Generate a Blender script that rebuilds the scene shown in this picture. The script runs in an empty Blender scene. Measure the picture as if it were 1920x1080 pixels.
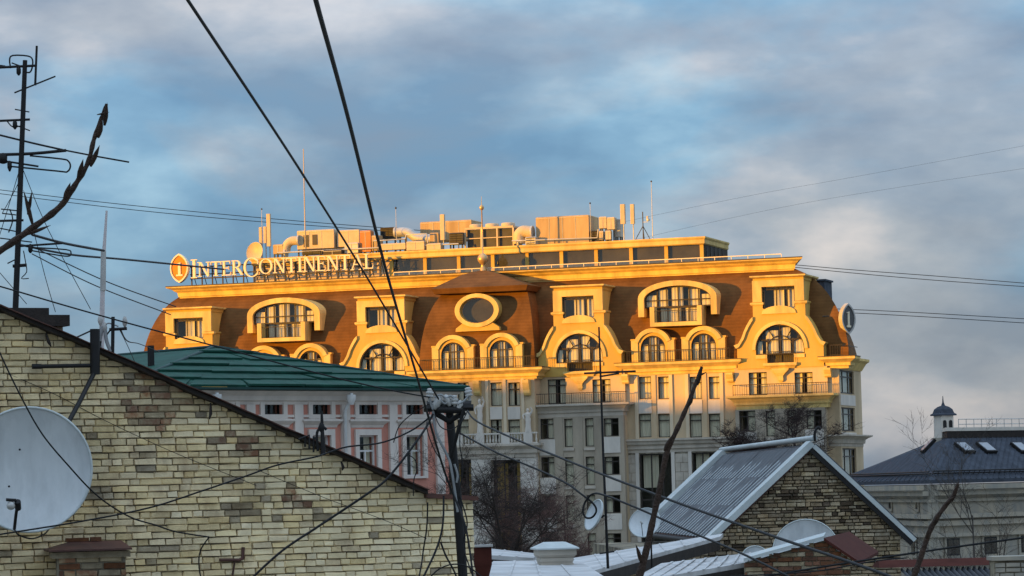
import bpy, math, random
from mathutils import Vector, Matrix, geometry, noise as mnoise

random.seed(11)
S = bpy.context.scene
C = S.collection
R = math.radians
PI = math.pi

# ------------------------------------------------------------------ camera
F = 6000.0                      # focal length in photo pixels (1920 wide)
CAMZ = 16.0
PITCH = math.atan(380 / F)
ROLL = 0.025
CM = Matrix.Translation((0, 0, CAMZ)) @ Matrix.Rotation(PI / 2 + PITCH, 4, 'X') @ Matrix.Rotation(-ROLL, 4, 'Z')
cam = bpy.data.cameras.new('camera')
cam.sensor_width = 36.0
cam.lens = 36.0 * F / 1920
cam.clip_start = 0.5
cam.clip_end = 20000
camo = bpy.data.objects.new('camera', cam)
C.objects.link(camo)
camo.matrix_world = CM
S.camera = camo

# ------------------------------------------------------------------ sun, sky, exposure
SUN_AZ = R(66)                  # to the left of straight-behind-the-camera
SUN_EL = R(3.6)
SX, SY = -math.sin(SUN_AZ), -math.cos(SUN_AZ)
sunv = Vector((SX * math.cos(SUN_EL), SY * math.cos(SUN_EL), math.sin(SUN_EL)))
sl = bpy.data.lights.new('sun', 'SUN')
sl.energy = 3.9
sl.angle = R(0.5)
sl.color = (1.0, 0.44, 0.005)
so = bpy.data.objects.new('sun', sl)
C.objects.link(so)
so.rotation_euler = sunv.to_track_quat('Z', 'Y').to_euler()

wd = bpy.data.worlds.new('World')
S.world = wd
wd.use_nodes = True
nt = wd.node_tree
nt.nodes.clear()
def WN(t, **k):
    n = nt.nodes.new(t)
    for a, b in k.items(): setattr(n, a, b)
    return n
def WL(a, b): nt.links.new(a, b)
sky = WN('ShaderNodeTexSky', sky_type='NISHITA', sun_disc=False)
sky.sun_elevation = SUN_EL
sky.sun_rotation = math.atan2(SX, SY) % (2 * PI)
sky.air_density = 1.0
sky.dust_density = 0.3
sky.ozone_density = 3.0
tc = WN('ShaderNodeTexCoord')
mp = WN('ShaderNodeMapping')
mp.inputs['Scale'].default_value = (7.0, 7.0, 17.0)
mp.inputs['Rotation'].default_value = (0, R(-9), 0)
mp.inputs['Location'].default_value = (18.687, 22.254, 23.306)
WL(tc.outputs['Generated'], mp.inputs['Vector'])
n1 = WN('ShaderNodeTexNoise'); n1.inputs['Scale'].default_value = 1.0; n1.inputs['Detail'].default_value = 6; n1.inputs['Roughness'].default_value = 0.53; n1.inputs['Distortion'].default_value = 0.35
WL(mp.outputs[0], n1.inputs['Vector'])
mp2 = WN('ShaderNodeMapping'); mp2.inputs['Scale'].default_value = (11, 11, 24); mp2.inputs['Location'].default_value = (28.274, 22.197, 26.890); mp2.inputs['Rotation'].default_value = (0, R(-9), 0)
WL(tc.outputs['Generated'], mp2.inputs['Vector'])
n2 = WN('ShaderNodeTexNoise'); n2.inputs['Scale'].default_value = 1.0; n2.inputs['Detail'].default_value = 6; n2.inputs['Roughness'].default_value = 0.52
WL(mp2.outputs[0], n2.inputs['Vector'])
cr = WN('ShaderNodeValToRGB')           # open blue to cloud, by cover
cr.color_ramp.elements[0].position = 0.38; cr.color_ramp.elements[0].color = (0.42, 0.74, 1.04, 1)
cr.color_ramp.elements[1].position = 0.66; cr.color_ramp.elements[1].color = (0.79, 0.84, 0.92, 1)
for p_, c_ in ((0.46, (0.52, 0.74, 0.96)), (0.53, (0.60, 0.72, 0.88))):
    e_ = cr.color_ramp.elements.new(p_); e_.color = (*c_, 1)
WL(n1.outputs['Fac'], cr.inputs['Fac'])
cc = WN('ShaderNodeValToRGB')           # thickness: slate undersides to lit tops
cc.color_ramp.elements[0].position = 0.40; cc.color_ramp.elements[0].color = (0.66, 0.71, 0.80, 1)
cc.color_ramp.elements[1].position = 0.68; cc.color_ramp.elements[1].color = (1.78, 1.52, 1.34, 1)
e_ = cc.color_ramp.elements.new(0.52); e_.color = (0.95, 0.96, 0.99, 1)
WL(n2.outputs['Fac'], cc.inputs['Fac'])
tone = WN('ShaderNodeMix', data_type='RGBA', blend_type='MULTIPLY'); tone.inputs['Factor'].default_value = 1.0
WL(cr.outputs[0], tone.inputs[6]); WL(cc.outputs[0], tone.inputs[7])
skm = WN('ShaderNodeMix', data_type='RGBA', blend_type='MULTIPLY'); skm.inputs['Factor'].default_value = 1.0
SKYK = 0.15
CLOUD = 0.88
GLOW = 0.12
SKYT = (1.0, 1.0, 1.0)
skm.inputs[7].default_value = (SKYK * SKYT[0], SKYK * SKYT[1], SKYK * SKYT[2], 1)
WL(sky.outputs[0], skm.inputs[6])
mx = WN('ShaderNodeMix', data_type='RGBA')
bw = WN('ShaderNodeRGBToBW'); WL(skm.outputs[2], bw.inputs[0])       # clouds are as bright as the sky around them
cl = WN('ShaderNodeMix', data_type='RGBA', blend_type='MULTIPLY'); cl.inputs['Factor'].default_value = 1.0
WL(tone.outputs[2], cl.inputs[6]); 
sep = WN('ShaderNodeSeparateXYZ'); WL(tc.outputs['Generated'], sep.inputs[0])
# overcast law steepened, unseen zenith brightened to lift the foreground: (1 + 4 sin elevation) / 5 for the cloud layer, plus the glow of the open sky
ma = WN('ShaderNodeMath', operation='MULTIPLY_ADD'); ma.inputs[1].default_value = 4 * CLOUD / 5; ma.inputs[2].default_value = CLOUD / 5; WL(sep.outputs['Z'], ma.inputs[0])
mm = WN('ShaderNodeMath', operation='MAXIMUM'); mm.inputs[1].default_value = CLOUD * .2; WL(ma.outputs[0], mm.inputs[0])
mb_ = WN('ShaderNodeMath', operation='MULTIPLY_ADD'); mb_.inputs[1].default_value = GLOW; WL(bw.outputs[0], mb_.inputs[0]); WL(mm.outputs[0], mb_.inputs[2])
WL(mb_.outputs[0], cl.inputs[7])
mx.inputs[0].default_value = 0.9; WL(skm.outputs[2], mx.inputs[6]); WL(cl.outputs[2], mx.inputs[7])
bg = WN('ShaderNodeBackground'); bg.inputs['Strength'].default_value = 1.0
WL(mx.outputs[2], bg.inputs['Color'])
wo = WN('ShaderNodeOutputWorld'); WL(bg.outputs[0], wo.inputs[0])

S.view_settings.view_transform = 'Standard'
S.view_settings.look = 'None'
S.view_settings.gamma = 1
S.view_settings.exposure = 1.15
S.view_settings.use_curve_mapping = False

# ------------------------------------------------------------------ helpers
CO = Vector((0, 0, CAMZ))
C3 = CM.to_3x3()
def ray(px, py):
    return C3 @ Vector(((px - 960) / F, (540 - py) / F, -1.0))
def W(px, py, Y):
    d = ray(px, py)
    return CO + d * (Y / d.y)
def hit(M, px, py, y=0.0):
    """pixel -> (u, z) on the plane local y = const of frame M"""
    I = M.inverted()
    o = I @ CO; d = I.to_3x3() @ ray(px, py)
    t = (y - o.y) / d.y
    p = o + d * t
    return p.x, p.z
def rect(M, x0, y0, x1, y1, y=0.0):
    xm, ym = (x0 + x1) / 2, (y0 + y1) / 2
    return hit(M, x0, ym, y)[0], hit(M, x1, ym, y)[0], hit(M, xm, y1, y)[1], hit(M, xm, y0, y)[1]   # u0,u1,z0,z1
def frame(px, py, Y, deg, z0=0.0):
    p = W(px, py, Y)
    return Matrix.Translation((p.x, p.y, z0)) @ Matrix.Rotation(R(deg), 4, 'Z')

WM = {}
def thing(name, label, cat, loc=(0, 0, 0), group=None, M=None):
    o = bpy.data.objects.new(name, None)
    o.empty_display_size = 0.3
    C.objects.link(o)
    m = M if M is not None else Matrix.Translation(loc)
    o.matrix_world = m
    WM[o.name] = m.copy()
    o['label'] = label; o['category'] = cat
    if group: o['group'] = group
    return o
def tag(o, label, cat, group=None):
    o['label'] = label; o['category'] = cat
    if group: o['group'] = group
    return o

class MB:
    def __init__(s, M=None):
        s.M = M or Matrix.Identity(4); s.v = []; s.f = []; s.sm = []
    def add(s, pts, faces, smooth=False):
        b = len(s.v)
        s.v += [s.M @ Vector(p) for p in pts]
        s.f += [tuple(i + b for i in f) for f in faces]
        s.sm += [smooth] * len(faces)
    def box(s, x0, x1, y0, y1, z0, z1):
        s.add([(x0, y0, z0), (x1, y0, z0), (x1, y1, z0), (x0, y1, z0), (x0, y0, z1), (x1, y0, z1), (x1, y1, z1), (x0, y1, z1)],
              [(0, 3, 2, 1), (4, 5, 6, 7), (0, 1, 5, 4), (1, 2, 6, 5), (2, 3, 7, 6), (3, 0, 4, 7)])
        return s
    def hexa(s, p):
        s.add(p, [(0, 3, 2, 1), (4, 5, 6, 7), (0, 1, 5, 4), (1, 2, 6, 5), (2, 3, 7, 6), (3, 0, 4, 7)]); return s
    def loft(s, rings, cap=True, smooth=False):
        n = len(rings[0]); pts = [p for r in rings for p in r]; fs = []
        for i in range(len(rings) - 1):
            for j in range(n):
                a, b = i * n + j, i * n + (j + 1) % n
                fs.append((a, b, b + n, a + n))
        s.add(pts, fs, smooth)
        if cap:
            s.add(rings[0], [tuple(range(n))[::-1]]); s.add(rings[-1], [tuple(range(n))])
        return s
    def flare(s, u0, u1, yw, yb, levels):
        s.loft([[(u0 - o, yw - o, z), (u1 + o, yw - o, z), (u1 + o, yb, z), (u0 - o, yb, z)] for o, z in levels]); return s
    def slab(s, outer, holes, y0, y1):
        polys = [outer] + list(holes)
        flat = [p for q in polys for p in q]
        tris = geometry.tessellate_polygon([[Vector((p[0], p[1], 0)) for p in q] for q in polys])
        n = len(flat)
        pts = [(p[0], y0, p[1]) for p in flat] + [(p[0], y1, p[1]) for p in flat]
        fs = [tuple(t) for t in tris] + [tuple(i + n for i in t)[::-1] for t in tris]
        b = 0
        for q in polys:
            m = len(q)
            for i in range(m):
                a, c = b + i, b + (i + 1) % m
                fs.append((a, c, c + n, a + n))
            b += m
        s.add(pts, fs); return s
    def tube(s, pts, r, n=6, cap=True, smooth=True):
        pts = [Vector(p) for p in pts]
        rr = r if isinstance(r, (list, tuple)) else [r] * len(pts)
        t = (pts[1] - pts[0]).normalized()
        up = Vector((0, 0, 1)) if abs(t.z) < 0.9 else Vector((1, 0, 0))
        a = t.cross(up).normalized(); rings = []
        for i, p in enumerate(pts):
            if i == 0: t = pts[1] - pts[0]
            elif i == len(pts) - 1: t = pts[-1] - pts[-2]
            else: t = (pts[i + 1] - pts[i]).normalized() + (pts[i] - pts[i - 1]).normalized()
            if t.length < 1e-9: t = Vector((0, 0, 1))
            t = t.normalized()
            a = (a - t * a.dot(t)).normalized(); b = t.cross(a)
            rings.append([p + (a * math.cos(2 * PI * k / n) + b * math.sin(2 * PI * k / n)) * rr[i] for k in range(n)])
        s.loft(rings, cap, smooth); return s
    def lathe(s, prof, c=(0, 0, 0), n=16, axis='z', smooth=True, sx=1, sy=1):
        rings = []
        for r, h in prof:
            ring = []
            for k in range(n):
                a = 2 * PI * k / n
                x, y = r * math.cos(a) * sx, r * math.sin(a) * sy
                p = (x, y, h) if axis == 'z' else ((x, h, y) if axis == 'y' else (h, x, y))
                ring.append((p[0] + c[0], p[1] + c[1], p[2] + c[2]))
            rings.append(ring)
        s.loft(rings, True, smooth); return s
    def build(s, name, mat, parent=None, label=None, kind=None):
        me = bpy.data.meshes.new(name)
        I = WM[parent.name].inverted() if parent else Matrix.Identity(4)
        me.from_pydata([I @ v for v in s.v], [], s.f)
        if any(s.sm): me.polygons.foreach_set('use_smooth', s.sm)
        me.materials.append(mat if not isinstance(mat, str) else MAT[mat])
        me.update()
        o = bpy.data.objects.new(name, me)
        C.objects.link(o)
        if parent:
            o.parent = parent
            WM[o.name] = WM[parent.name]
        else: WM[o.name] = Matrix.Identity(4)
        if label: o['label'] = label
        if kind: o['kind'] = kind
        return o

def smooth_path(pts, k=6):
    pts = [Vector(p) for p in pts]
    if len(pts) < 3: return pts
    out = []
    for i in range(len(pts) - 1):
        p0 = pts[max(i - 1, 0)]; p1 = pts[i]; p2 = pts[i + 1]; p3 = pts[min(i + 2, len(pts) - 1)]
        for j in range(k):
            t = j / k
            out.append(0.5 * ((2 * p1) + (p2 - p0) * t + (2 * p0 - 5 * p1 + 4 * p2 - p3) * t * t + (3 * p1 - p0 - 3 * p2 + p3) * t ** 3))
    out.append(pts[-1]); return out
def arc(cx, cz, rx, rz, a0, a1, n=14):
    return [(cx + rx * math.cos(R(a0 + (a1 - a0) * i / n)), cz + rz * math.sin(R(a0 + (a1 - a0) * i / n))) for i in range(n + 1)]

# ------------------------------------------------------------------ materials
MAT = {}
def mat(name, col, rough=0.8, nscale=3.0, namt=0.25, col2=None, metal=0.0, bump=0.0, bscale=40.0, rnd=0.0, streak=1.0, spec=0.3, thresh=(0.35, 0.65), stain=0.0, stain_scale=0.7, course=0.0):
    m = bpy.data.materials.new(name); m.use_nodes = True
    t = m.node_tree; N = t.nodes; L = t.links
    b = N['Principled BSDF']
    b.inputs['Roughness'].default_value = rough; b.inputs['Metallic'].default_value = metal
    b.inputs['Specular IOR Level'].default_value = spec
    g = N.new('ShaderNodeNewGeometry')
    mp = N.new('ShaderNodeMapping'); mp.inputs['Scale'].default_value = (1, 1, streak)
    L.new(g.outputs['Position'], mp.inputs['Vector'])
    nz = N.new('ShaderNodeTexNoise'); nz.inputs['Scale'].default_value = nscale; nz.inputs['Detail'].default_value = 6; nz.inputs['Roughness'].default_value = 0.6
    L.new(mp.outputs[0], nz.inputs['Vector'])
    rp = N.new('ShaderNodeValToRGB')
    c2 = col2 or tuple(c * (1 - namt) for c in col)
    rp.color_ramp.elements[0].position = thresh[0]; rp.color_ramp.elements[0].color = (*c2, 1)
    rp.color_ramp.elements[1].position = thresh[1]; rp.color_ramp.elements[1].color = (*col, 1)
    L.new(nz.outputs['Fac'], rp.inputs['Fac'])
    out = rp.outputs[0]
    if rnd > 0:
        oi = N.new('ShaderNodeObjectInfo')
        ad = N.new('ShaderNodeMath'); ad.operation = 'ADD'
        L.new(oi.outputs['Random'], ad.inputs[0]); L.new(g.outputs['Random Per Island'], ad.inputs[1])
        fr = N.new('ShaderNodeMath'); fr.operation = 'FRACT'; L.new(ad.outputs[0], fr.inputs[0])
        mr = N.new('ShaderNodeMapRange'); mr.inputs['To Min'].default_value = 1 - rnd; mr.inputs['To Max'].default_value = 1 + rnd * 0.6
        L.new(fr.outputs[0], mr.inputs['Value'])
        hs = N.new('ShaderNodeHueSaturation')
        L.new(mr.outputs[0], hs.inputs['Value']); L.new(out, hs.inputs['Color'])
        m2 = N.new('ShaderNodeMapRange'); m2.inputs['To Min'].default_value = 0.88; m2.inputs['To Max'].default_value = 1.1
        mu = N.new('ShaderNodeMath'); mu.operation = 'MULTIPLY'; mu.inputs[1].default_value = 7.31; L.new(fr.outputs[0], mu.inputs[0])
        f2 = N.new('ShaderNodeMath'); f2.operation = 'FRACT'; L.new(mu.outputs[0], f2.inputs[0]); L.new(f2.outputs[0], m2.inputs['Value'])
        L.new(m2.outputs[0], hs.inputs['Saturation'])
        out = hs.outputs[0]
    if course > 0:
        wv = N.new('ShaderNodeTexWave'); wv.wave_type = 'BANDS'; wv.bands_direction = 'Z'; wv.wave_profile = 'SAW'
        wv.inputs['Scale'].default_value = 0.314 / course; wv.inputs['Distortion'].default_value = 0.6; wv.inputs['Detail Scale'].default_value = 3.0
        L.new(g.outputs['Position'], wv.inputs['Vector'])
        mr4 = N.new('ShaderNodeMapRange'); mr4.inputs['To Min'].default_value = 0.86; mr4.inputs['To Max'].default_value = 1.04; L.new(wv.outputs['Fac'], mr4.inputs['Value'])
        mu4 = N.new('ShaderNodeMix'); mu4.data_type = 'RGBA'; mu4.blend_type = 'MULTIPLY'; mu4.inputs[0].default_value = 1.0
        L.new(out, mu4.inputs[6]); L.new(mr4.outputs[0], mu4.inputs[7]); out = mu4.outputs[2]
    if stain > 0:
        ns = N.new('ShaderNodeTexNoise'); ns.inputs['Scale'].default_value = stain_scale; ns.inputs['Detail'].default_value = 8; ns.inputs['Roughness'].default_value = 0.68
        L.new(mp.outputs[0], ns.inputs['Vector'])
        mr3 = N.new('ShaderNodeMapRange'); mr3.inputs['From Min'].default_value = 0.32; mr3.inputs['From Max'].default_value = 0.58; mr3.inputs['To Min'].default_value = 1 - stain; mr3.inputs['To Max'].default_value = 1.0
        L.new(ns.outputs['Fac'], mr3.inputs['Value'])
        mu3 = N.new('ShaderNodeMix'); mu3.data_type = 'RGBA'; mu3.blend_type = 'MULTIPLY'; mu3.inputs[0].default_value = 1.0
        L.new(out, mu3.inputs[6]); L.new(mr3.outputs[0], mu3.inputs[7]); out = mu3.outputs[2]
    L.new(out, b.inputs['Base Color'])
    if bump > 0:
        nb = N.new('ShaderNodeTexNoise'); nb.inputs['Scale'].default_value = bscale; nb.inputs['Detail'].default_value = 5
        L.new(g.outputs['Position'], nb.inputs['Vector'])
        bp = N.new('ShaderNodeBump'); bp.inputs['Strength'].default_value = bump; bp.inputs['Distance'].default_value = 0.02
        L.new(nb.outputs['Fac'], bp.inputs['Height']); L.new(bp.outputs[0], b.inputs['Normal'])
    MAT[name] = m
    return m
def glass(name, fac=0.35, rough=0.03, tint=(0.75, 0.8, 0.78)):
    m = bpy.data.materials.new(name); m.use_nodes = True
    t = m.node_tree; N = t.nodes; L = t.links; N.clear()
    tr = N.new('ShaderNodeBsdfTransparent'); tr.inputs[0].default_value = (*tint, 1)
    gl = N.new('ShaderNodeBsdfGlossy'); gl.inputs['Roughness'].default_value = rough; gl.inputs['Color'].default_value = (0.9, 0.9, 0.88, 1)
    lw = N.new('ShaderNodeLayerWeight')          # two-sided Fresnel: 4 % head-on, rising to the edge
    pw = N.new('ShaderNodeMath'); pw.operation = 'POWER'; pw.inputs[1].default_value = 5.0; L.new(lw.outputs['Facing'], pw.inputs[0])
    ad = N.new('ShaderNodeMath'); ad.operation = 'MULTIPLY_ADD'; ad.inputs[1].default_value = 0.9; ad.inputs[2].default_value = fac + 0.04; ad.use_clamp = True
    L.new(pw.outputs[0], ad.inputs[0])
    mx = N.new('ShaderNodeMixShader'); L.new(ad.outputs[0], mx.inputs[0]); L.new(tr.outputs[0], mx.inputs[1]); L.new(gl.outputs[0], mx.inputs[2])
    o = N.new('ShaderNodeOutputMaterial'); L.new(mx.outputs[0], o.inputs[0])
    MAT[name] = m

mat('stucco_sun', (0.63, 0.40, 0.10), 0.85, 0.6, 0.15, stain=.18, stain_scale=.35, streak=0.35, bump=0.1, bscale=6)  # low-sun orange put into the stucco colour of the upper parts
mat('stucco_shade', (0.60, 0.46, 0.29), 0.85, 0.6, 0.15, streak=0.35, stain=.2, stain_scale=.4)  # same stucco without the sun tint, toned for the shaded lower walls
mat('trim_shade', (0.68, 0.56, 0.39), 0.8, 0.9, 0.15, streak=0.3, stain=.15)  # trim copy toned for the shaded lower walls
mat('trim_shade_grey', (0.55, 0.48, 0.39), 0.8, 0.9, 0.15, streak=0.3, stain=.25)  # greyer trim copy for lower cornices, shade put into its colour
mat('trim_sun', (0.74, 0.53, 0.19), 0.75, 0.9, 0.2, streak=0.25, stain=.22, stain_scale=.9)  # sun orange put into the trim colour as well
mat('stucco_grey', (0.44, 0.37, 0.28), 0.85, 0.6, 0.2, streak=0.3, stain=.25, stain_scale=.5)  # greyer stone of the bays, with their shade put into the tone
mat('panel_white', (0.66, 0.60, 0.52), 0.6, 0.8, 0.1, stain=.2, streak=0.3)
mat('stone_block', (0.50, 0.44, 0.36), 0.85, 1.2, 0.25, bump=0.15, bscale=8)
mat('shingle', (0.185, 0.088, 0.030), 0.8, 0.8, 0.28, bump=0.25, bscale=9, spec=0.1, stain=.3, stain_scale=.5, course=.28)
mat('roof_slate', (0.07, 0.08, 0.10), 0.85, 1.5, 0.35, bump=0.1, bscale=6, spec=0.08)
mat('bronze', (0.045, 0.035, 0.028), 0.5, 2.0, 0.2)
mat('interior', (0.085, 0.075, 0.06), 0.9, 0.4, 0.5)
mat('curtain', (0.74, 0.66, 0.50), 0.9, 2.5, 0.2, streak=0.1)
glass('pane', 0.02, tint=(0.88, 0.9, 0.88))
glass('pane_rail', 0.10, tint=(0.86, 0.9, 0.9))
mat('iron', (0.013, 0.012, 0.012), 0.6, 4.0, 0.3)
mat('cable', (0.010, 0.010, 0.011), 0.65, 6.0, 0.2)
mat('zinc', (0.52, 0.50, 0.47), 0.45, 1.2, 0.25, metal=0.3)
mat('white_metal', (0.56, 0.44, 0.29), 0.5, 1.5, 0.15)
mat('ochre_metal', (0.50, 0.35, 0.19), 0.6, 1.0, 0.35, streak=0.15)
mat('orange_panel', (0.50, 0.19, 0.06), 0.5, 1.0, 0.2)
mat('dark_metal', (0.07, 0.065, 0.06), 0.55, 1.5, 0.3)
mat('sign_white', (0.82, 0.70, 0.50), 0.4, 1.0, 0.05)
mat('sign_orange', (0.72, 0.22, 0.02), 0.4, 1.0, 0.05)
mat('sign_grey', (0.10, 0.10, 0.10), 0.4, 1.0, 0.1)
mat('gilt', (0.62, 0.42, 0.20), 0.35, 1.0, 0.2, metal=0.5)
mat('brick_cream', (0.81, 0.64, 0.36), 0.9, 5.0, 0.3, col2=(0.58, 0.43, 0.24), rnd=0.16, streak=0.55, stain=.40, stain_scale=1.1, bump=0.5, bscale=45, thresh=(0.3, 0.52))
mat('brick_pale', (0.90, 0.74, 0.45), 0.9, 4.0, 0.3, col2=(0.74, 0.58, 0.34), rnd=0.12, streak=0.55, stain=.32, stain_scale=1.1, bump=0.4, bscale=45, thresh=(0.25, 0.5))
mat('brick_red', (0.27, 0.135, 0.075), 0.92, 9.0, 0.4, col2=(0.42, 0.33, 0.2), rnd=0.35, bump=0.5, bscale=45, thresh=(0.35, 0.6))
mat('brick_grime', (0.42, 0.34, 0.22), 0.92, 6.0, 0.4, col2=(0.24, 0.185, 0.115), rnd=0.3, bump=0.5, bscale=45)
mat('mortar', (0.34, 0.29, 0.20), 0.95, 2.2, 0.4, col2=(0.07, 0.055, 0.04), bump=0.4, bscale=60)
mat('mortar_light', (0.36, 0.32, 0.24), 0.95, 4.0, 0.4, col2=(0.14, 0.115, 0.085), bump=0.4, bscale=60)
mat('stone_brown', (0.37, 0.285, 0.185), 0.92, 6.0, 0.4, col2=(0.22, 0.16, 0.095), rnd=0.35, bump=0.6, bscale=30)
mat('stone_tan', (0.46, 0.38, 0.26), 0.92, 6.0, 0.4, col2=(0.28, 0.21, 0.12), rnd=0.4, bump=0.6, bscale=30)
mat('stone_dark', (0.12, 0.085, 0.055), 0.92, 6.0, 0.4, rnd=0.4, bump=0.6, bscale=30)
mat('brick_rust', (0.23, 0.095, 0.045), 0.92, 6.0, 0.4, col2=(0.12, 0.06, 0.035), rnd=0.4, bump=0.5, bscale=40)
mat('verge', (0.030, 0.022, 0.018), 0.7, 5.0, 0.5, bump=0.3)
mat('rust_tin', (0.11, 0.045, 0.032), 0.6, 3.0, 0.4, col2=(0.06, 0.03, 0.024), bump=0.2, bscale=15)
mat('maroon', (0.085, 0.027, 0.020), 0.9, 3.0, 0.3, bump=0.15, bscale=12, spec=0.08)
mat('rib', (0.30, 0.33, 0.34), 0.5, 5.0, 0.3, metal=0.2)
mat('corrugated', (0.085, 0.09, 0.10), 0.7, 3.0, 0.35, col2=(0.05, 0.053, 0.058), bump=0.2, bscale=20)
mat('tin_pale', (0.60, 0.59, 0.58), 0.6, 1.2, 0.25, col2=(0.40, 0.39, 0.38), stain=.3, stain_scale=.8, bump=0.1, bscale=6)
mat('tin_trim', (0.52, 0.56, 0.55), 0.5, 2.0, 0.2)
mat('dish', (0.64, 0.66, 0.66), 0.5, 1.6, 0.2, col2=(0.52, 0.55, 0.56), streak=0.35, stain=.22, stain_scale=2.5)
mat('skylight', (0.28, 0.30, 0.33), 0.3, 2.0, 0.1)
mat('green_tin', (0.016, 0.085, 0.060), 0.7, 1.2, 0.3, bump=0.2, bscale=3, spec=0.15, stain=.35, stain_scale=.9)
mat('green_dark', (0.010, 0.05, 0.045), 0.6, 1.2, 0.3)
mat('pink', (0.64, 0.27, 0.20), 0.9, 1.0, 0.25, streak=0.4, bump=0.15, bscale=8)
mat('lilac_white', (0.70, 0.62, 0.55), 0.85, 1.0, 0.2, streak=0.35)
mat('plaster_worn', (0.42, 0.36, 0.27), 0.9, 0.9, 0.35, col2=(0.26, 0.25, 0.22), streak=0.5, bump=0.2, bscale=5)
mat('bark', (0.055, 0.040, 0.033), 0.9, 8.0, 0.4, bump=0.4, bscale=60)
mat('bark_red', (0.15, 0.085, 0.07), 0.9, 3.0, 0.4)
mat('bark_dark', (0.05, 0.030, 0.026), 0.9, 3.0, 0.4)
mat('bark_grey', (0.085, 0.072, 0.062), 0.9, 3.0, 0.4)
mat('twig', (0.060, 0.034, 0.022), 0.75, 40.0, 0.5, bump=0.5, bscale=180)
mat('ceramic', (0.48, 0.47, 0.44), 0.25, 8.0, 0.3, spec=0.5)
mat('pvc', (0.70, 0.70, 0.68), 0.5, 3.0, 0.2)
mat('grey_cable', (0.30, 0.31, 0.31), 0.6, 3.0, 0.2)
mat('grey_pole', (0.62, 0.55, 0.54), 0.5, 3.0, 0.2)
mat('soil', (0.25, 0.235, 0.20), 0.95, 0.05, 0.4, col2=(0.15, 0.145, 0.12))
mat('shade_hillside', (0.05, 0.045, 0.025), 0.95, 0.05, 0.4)

# ------------------------------------------------------------------ ground, hill added out of view to shade foreground and lower hotel
g = MB(); g.add([(-4000, -4000, 0), (4000, -4000, 0), (4000, 9000, 0), (-4000, 9000, 0)], [(0, 1, 2, 3)])
g.build('ground', 'soil', kind='structure')
h = MB()
PX, PY = -SY, SX                 # along the ridge
AX = 100.0
ns, na = 90, 13
pts = []
for i in range(ns):
    s_ = -420 + 470 * i / (ns - 1)
    end = min(1, (s_ + 420) / 40, (50 - s_) / 40)
    for j in range(na):
        a_ = -1 + 2 * j / (na - 1)
        hgt = (38.5 + 0.9 * math.sin(s_ * 0.11) + 0.7 * math.sin(s_ * 0.37 + 1)) * (math.cos(a_ * PI / 2) ** 0.8) * (0.3 + 0.7 * max(0, end))
        q = AX + a_ * 45
        pts.append((SX * q + PX * s_, SY * q + PY * s_, hgt if 0 < j < na - 1 else -1))
fs = [(i * na + j, i * na + j + 1, (i + 1) * na + j + 1, (i + 1) * na + j) for i in range(ns - 1) for j in range(na - 1)]
h.add(pts, fs, True)
h.build('shade_hill', 'shade_hillside', kind='structure')  # unseen ridge, added to keep the sun off foreground and lower hotel

# ================================================================== HOTEL
HM = Matrix.Translation((0, 279, 0)) @ Matrix.Rotation(R(-18), 4, 'Z')
def hp(px, py, y=0.0): return hit(HM, px, py, y)
def hr(x0, y0, x1, y1, y=0.0): return rect(HM, x0, y0, x1, y1, y)
hotel = thing('hotel', 'large ornate cream hotel with brown curved mansard roof, glowing orange in low sun', 'hotel', M=HM)
def hb(): return MB(HM)
def zz(px, py, y=0.0): return hp(px, py, y)[1]
def uu(px, py, y=0.0): return hp(px, py, y)[0]

def curtain(mb, u0, u1, z0, z1, y, folds=None):
    n = max(4, int((u1 - u0) / 0.09)); pts = []
    for i in range(n + 1):
        u = u0 + (u1 - u0) * i / n
        d = 0.05 * math.sin(i * 1.9) + 0.03 * random.random()
        pts += [(u, y + d, z0), (u, y + d, z1)]
    mb.add(pts, [(2 * i, 2 * i + 2, 2 * i + 3, 2 * i + 1) for i in range(n)], True)

def bars(mb, u0, u1, z0, z1, y, w=0.09, vs=(), hs=(), d=0.10, outer=True):
    if outer:
        mb.box(u0, u0 + w, y, y + d, z0, z1); mb.box(u1 - w, u1, y, y + d, z0, z1)
        mb.box(u0 + w, u1 - w, y + .004, y + d, z0, z0 + w); mb.box(u0 + w, u1 - w, y + .004, y + d, z1 - w, z1)
    for v in vs:
        c = u0 + (u1 - u0) * v; mb.box(c - w / 2, c + w / 2, y + .01, y + d - .01, z0 + w, z1 - w)
    for h_ in hs:
        c = z0 + (z1 - z0) * h_; mb.box(u0 + w, u1 - w, y + .02, y + d - .02, c - w / 2, c + w / 2)

def hwindow(u0, u1, z0, z1, y, vs=(), hs=(0.72,), cur=((0, 1),), parent=None, full=True):
    """one window in a wall opening: frame > pane, curtain"""
    m = hb(); bars(m, u0 - .02, u1 + .02, z0 - .02, z1 + .02, y + 0.16, vs=vs, hs=hs)
    w = m.build('window', 'bronze', parent or hotel)
    m = hb(); m.add([(u0, y + .21, z0), (u1, y + .21, z0), (u1, y + .21, z1), (u0, y + .21, z1)], [(0, 1, 2, 3)])
    m.build('pane', 'pane', w)
    if cur:
        m = hb()
        for a, b in cur: curtain(m, u0 + (u1 - u0) * a + .04, u0 + (u1 - u0) * b - .04, z0 + .02, z1 - .02, y + 0.32)
        m.build('curtain', 'curtain', w)
    return w

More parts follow.
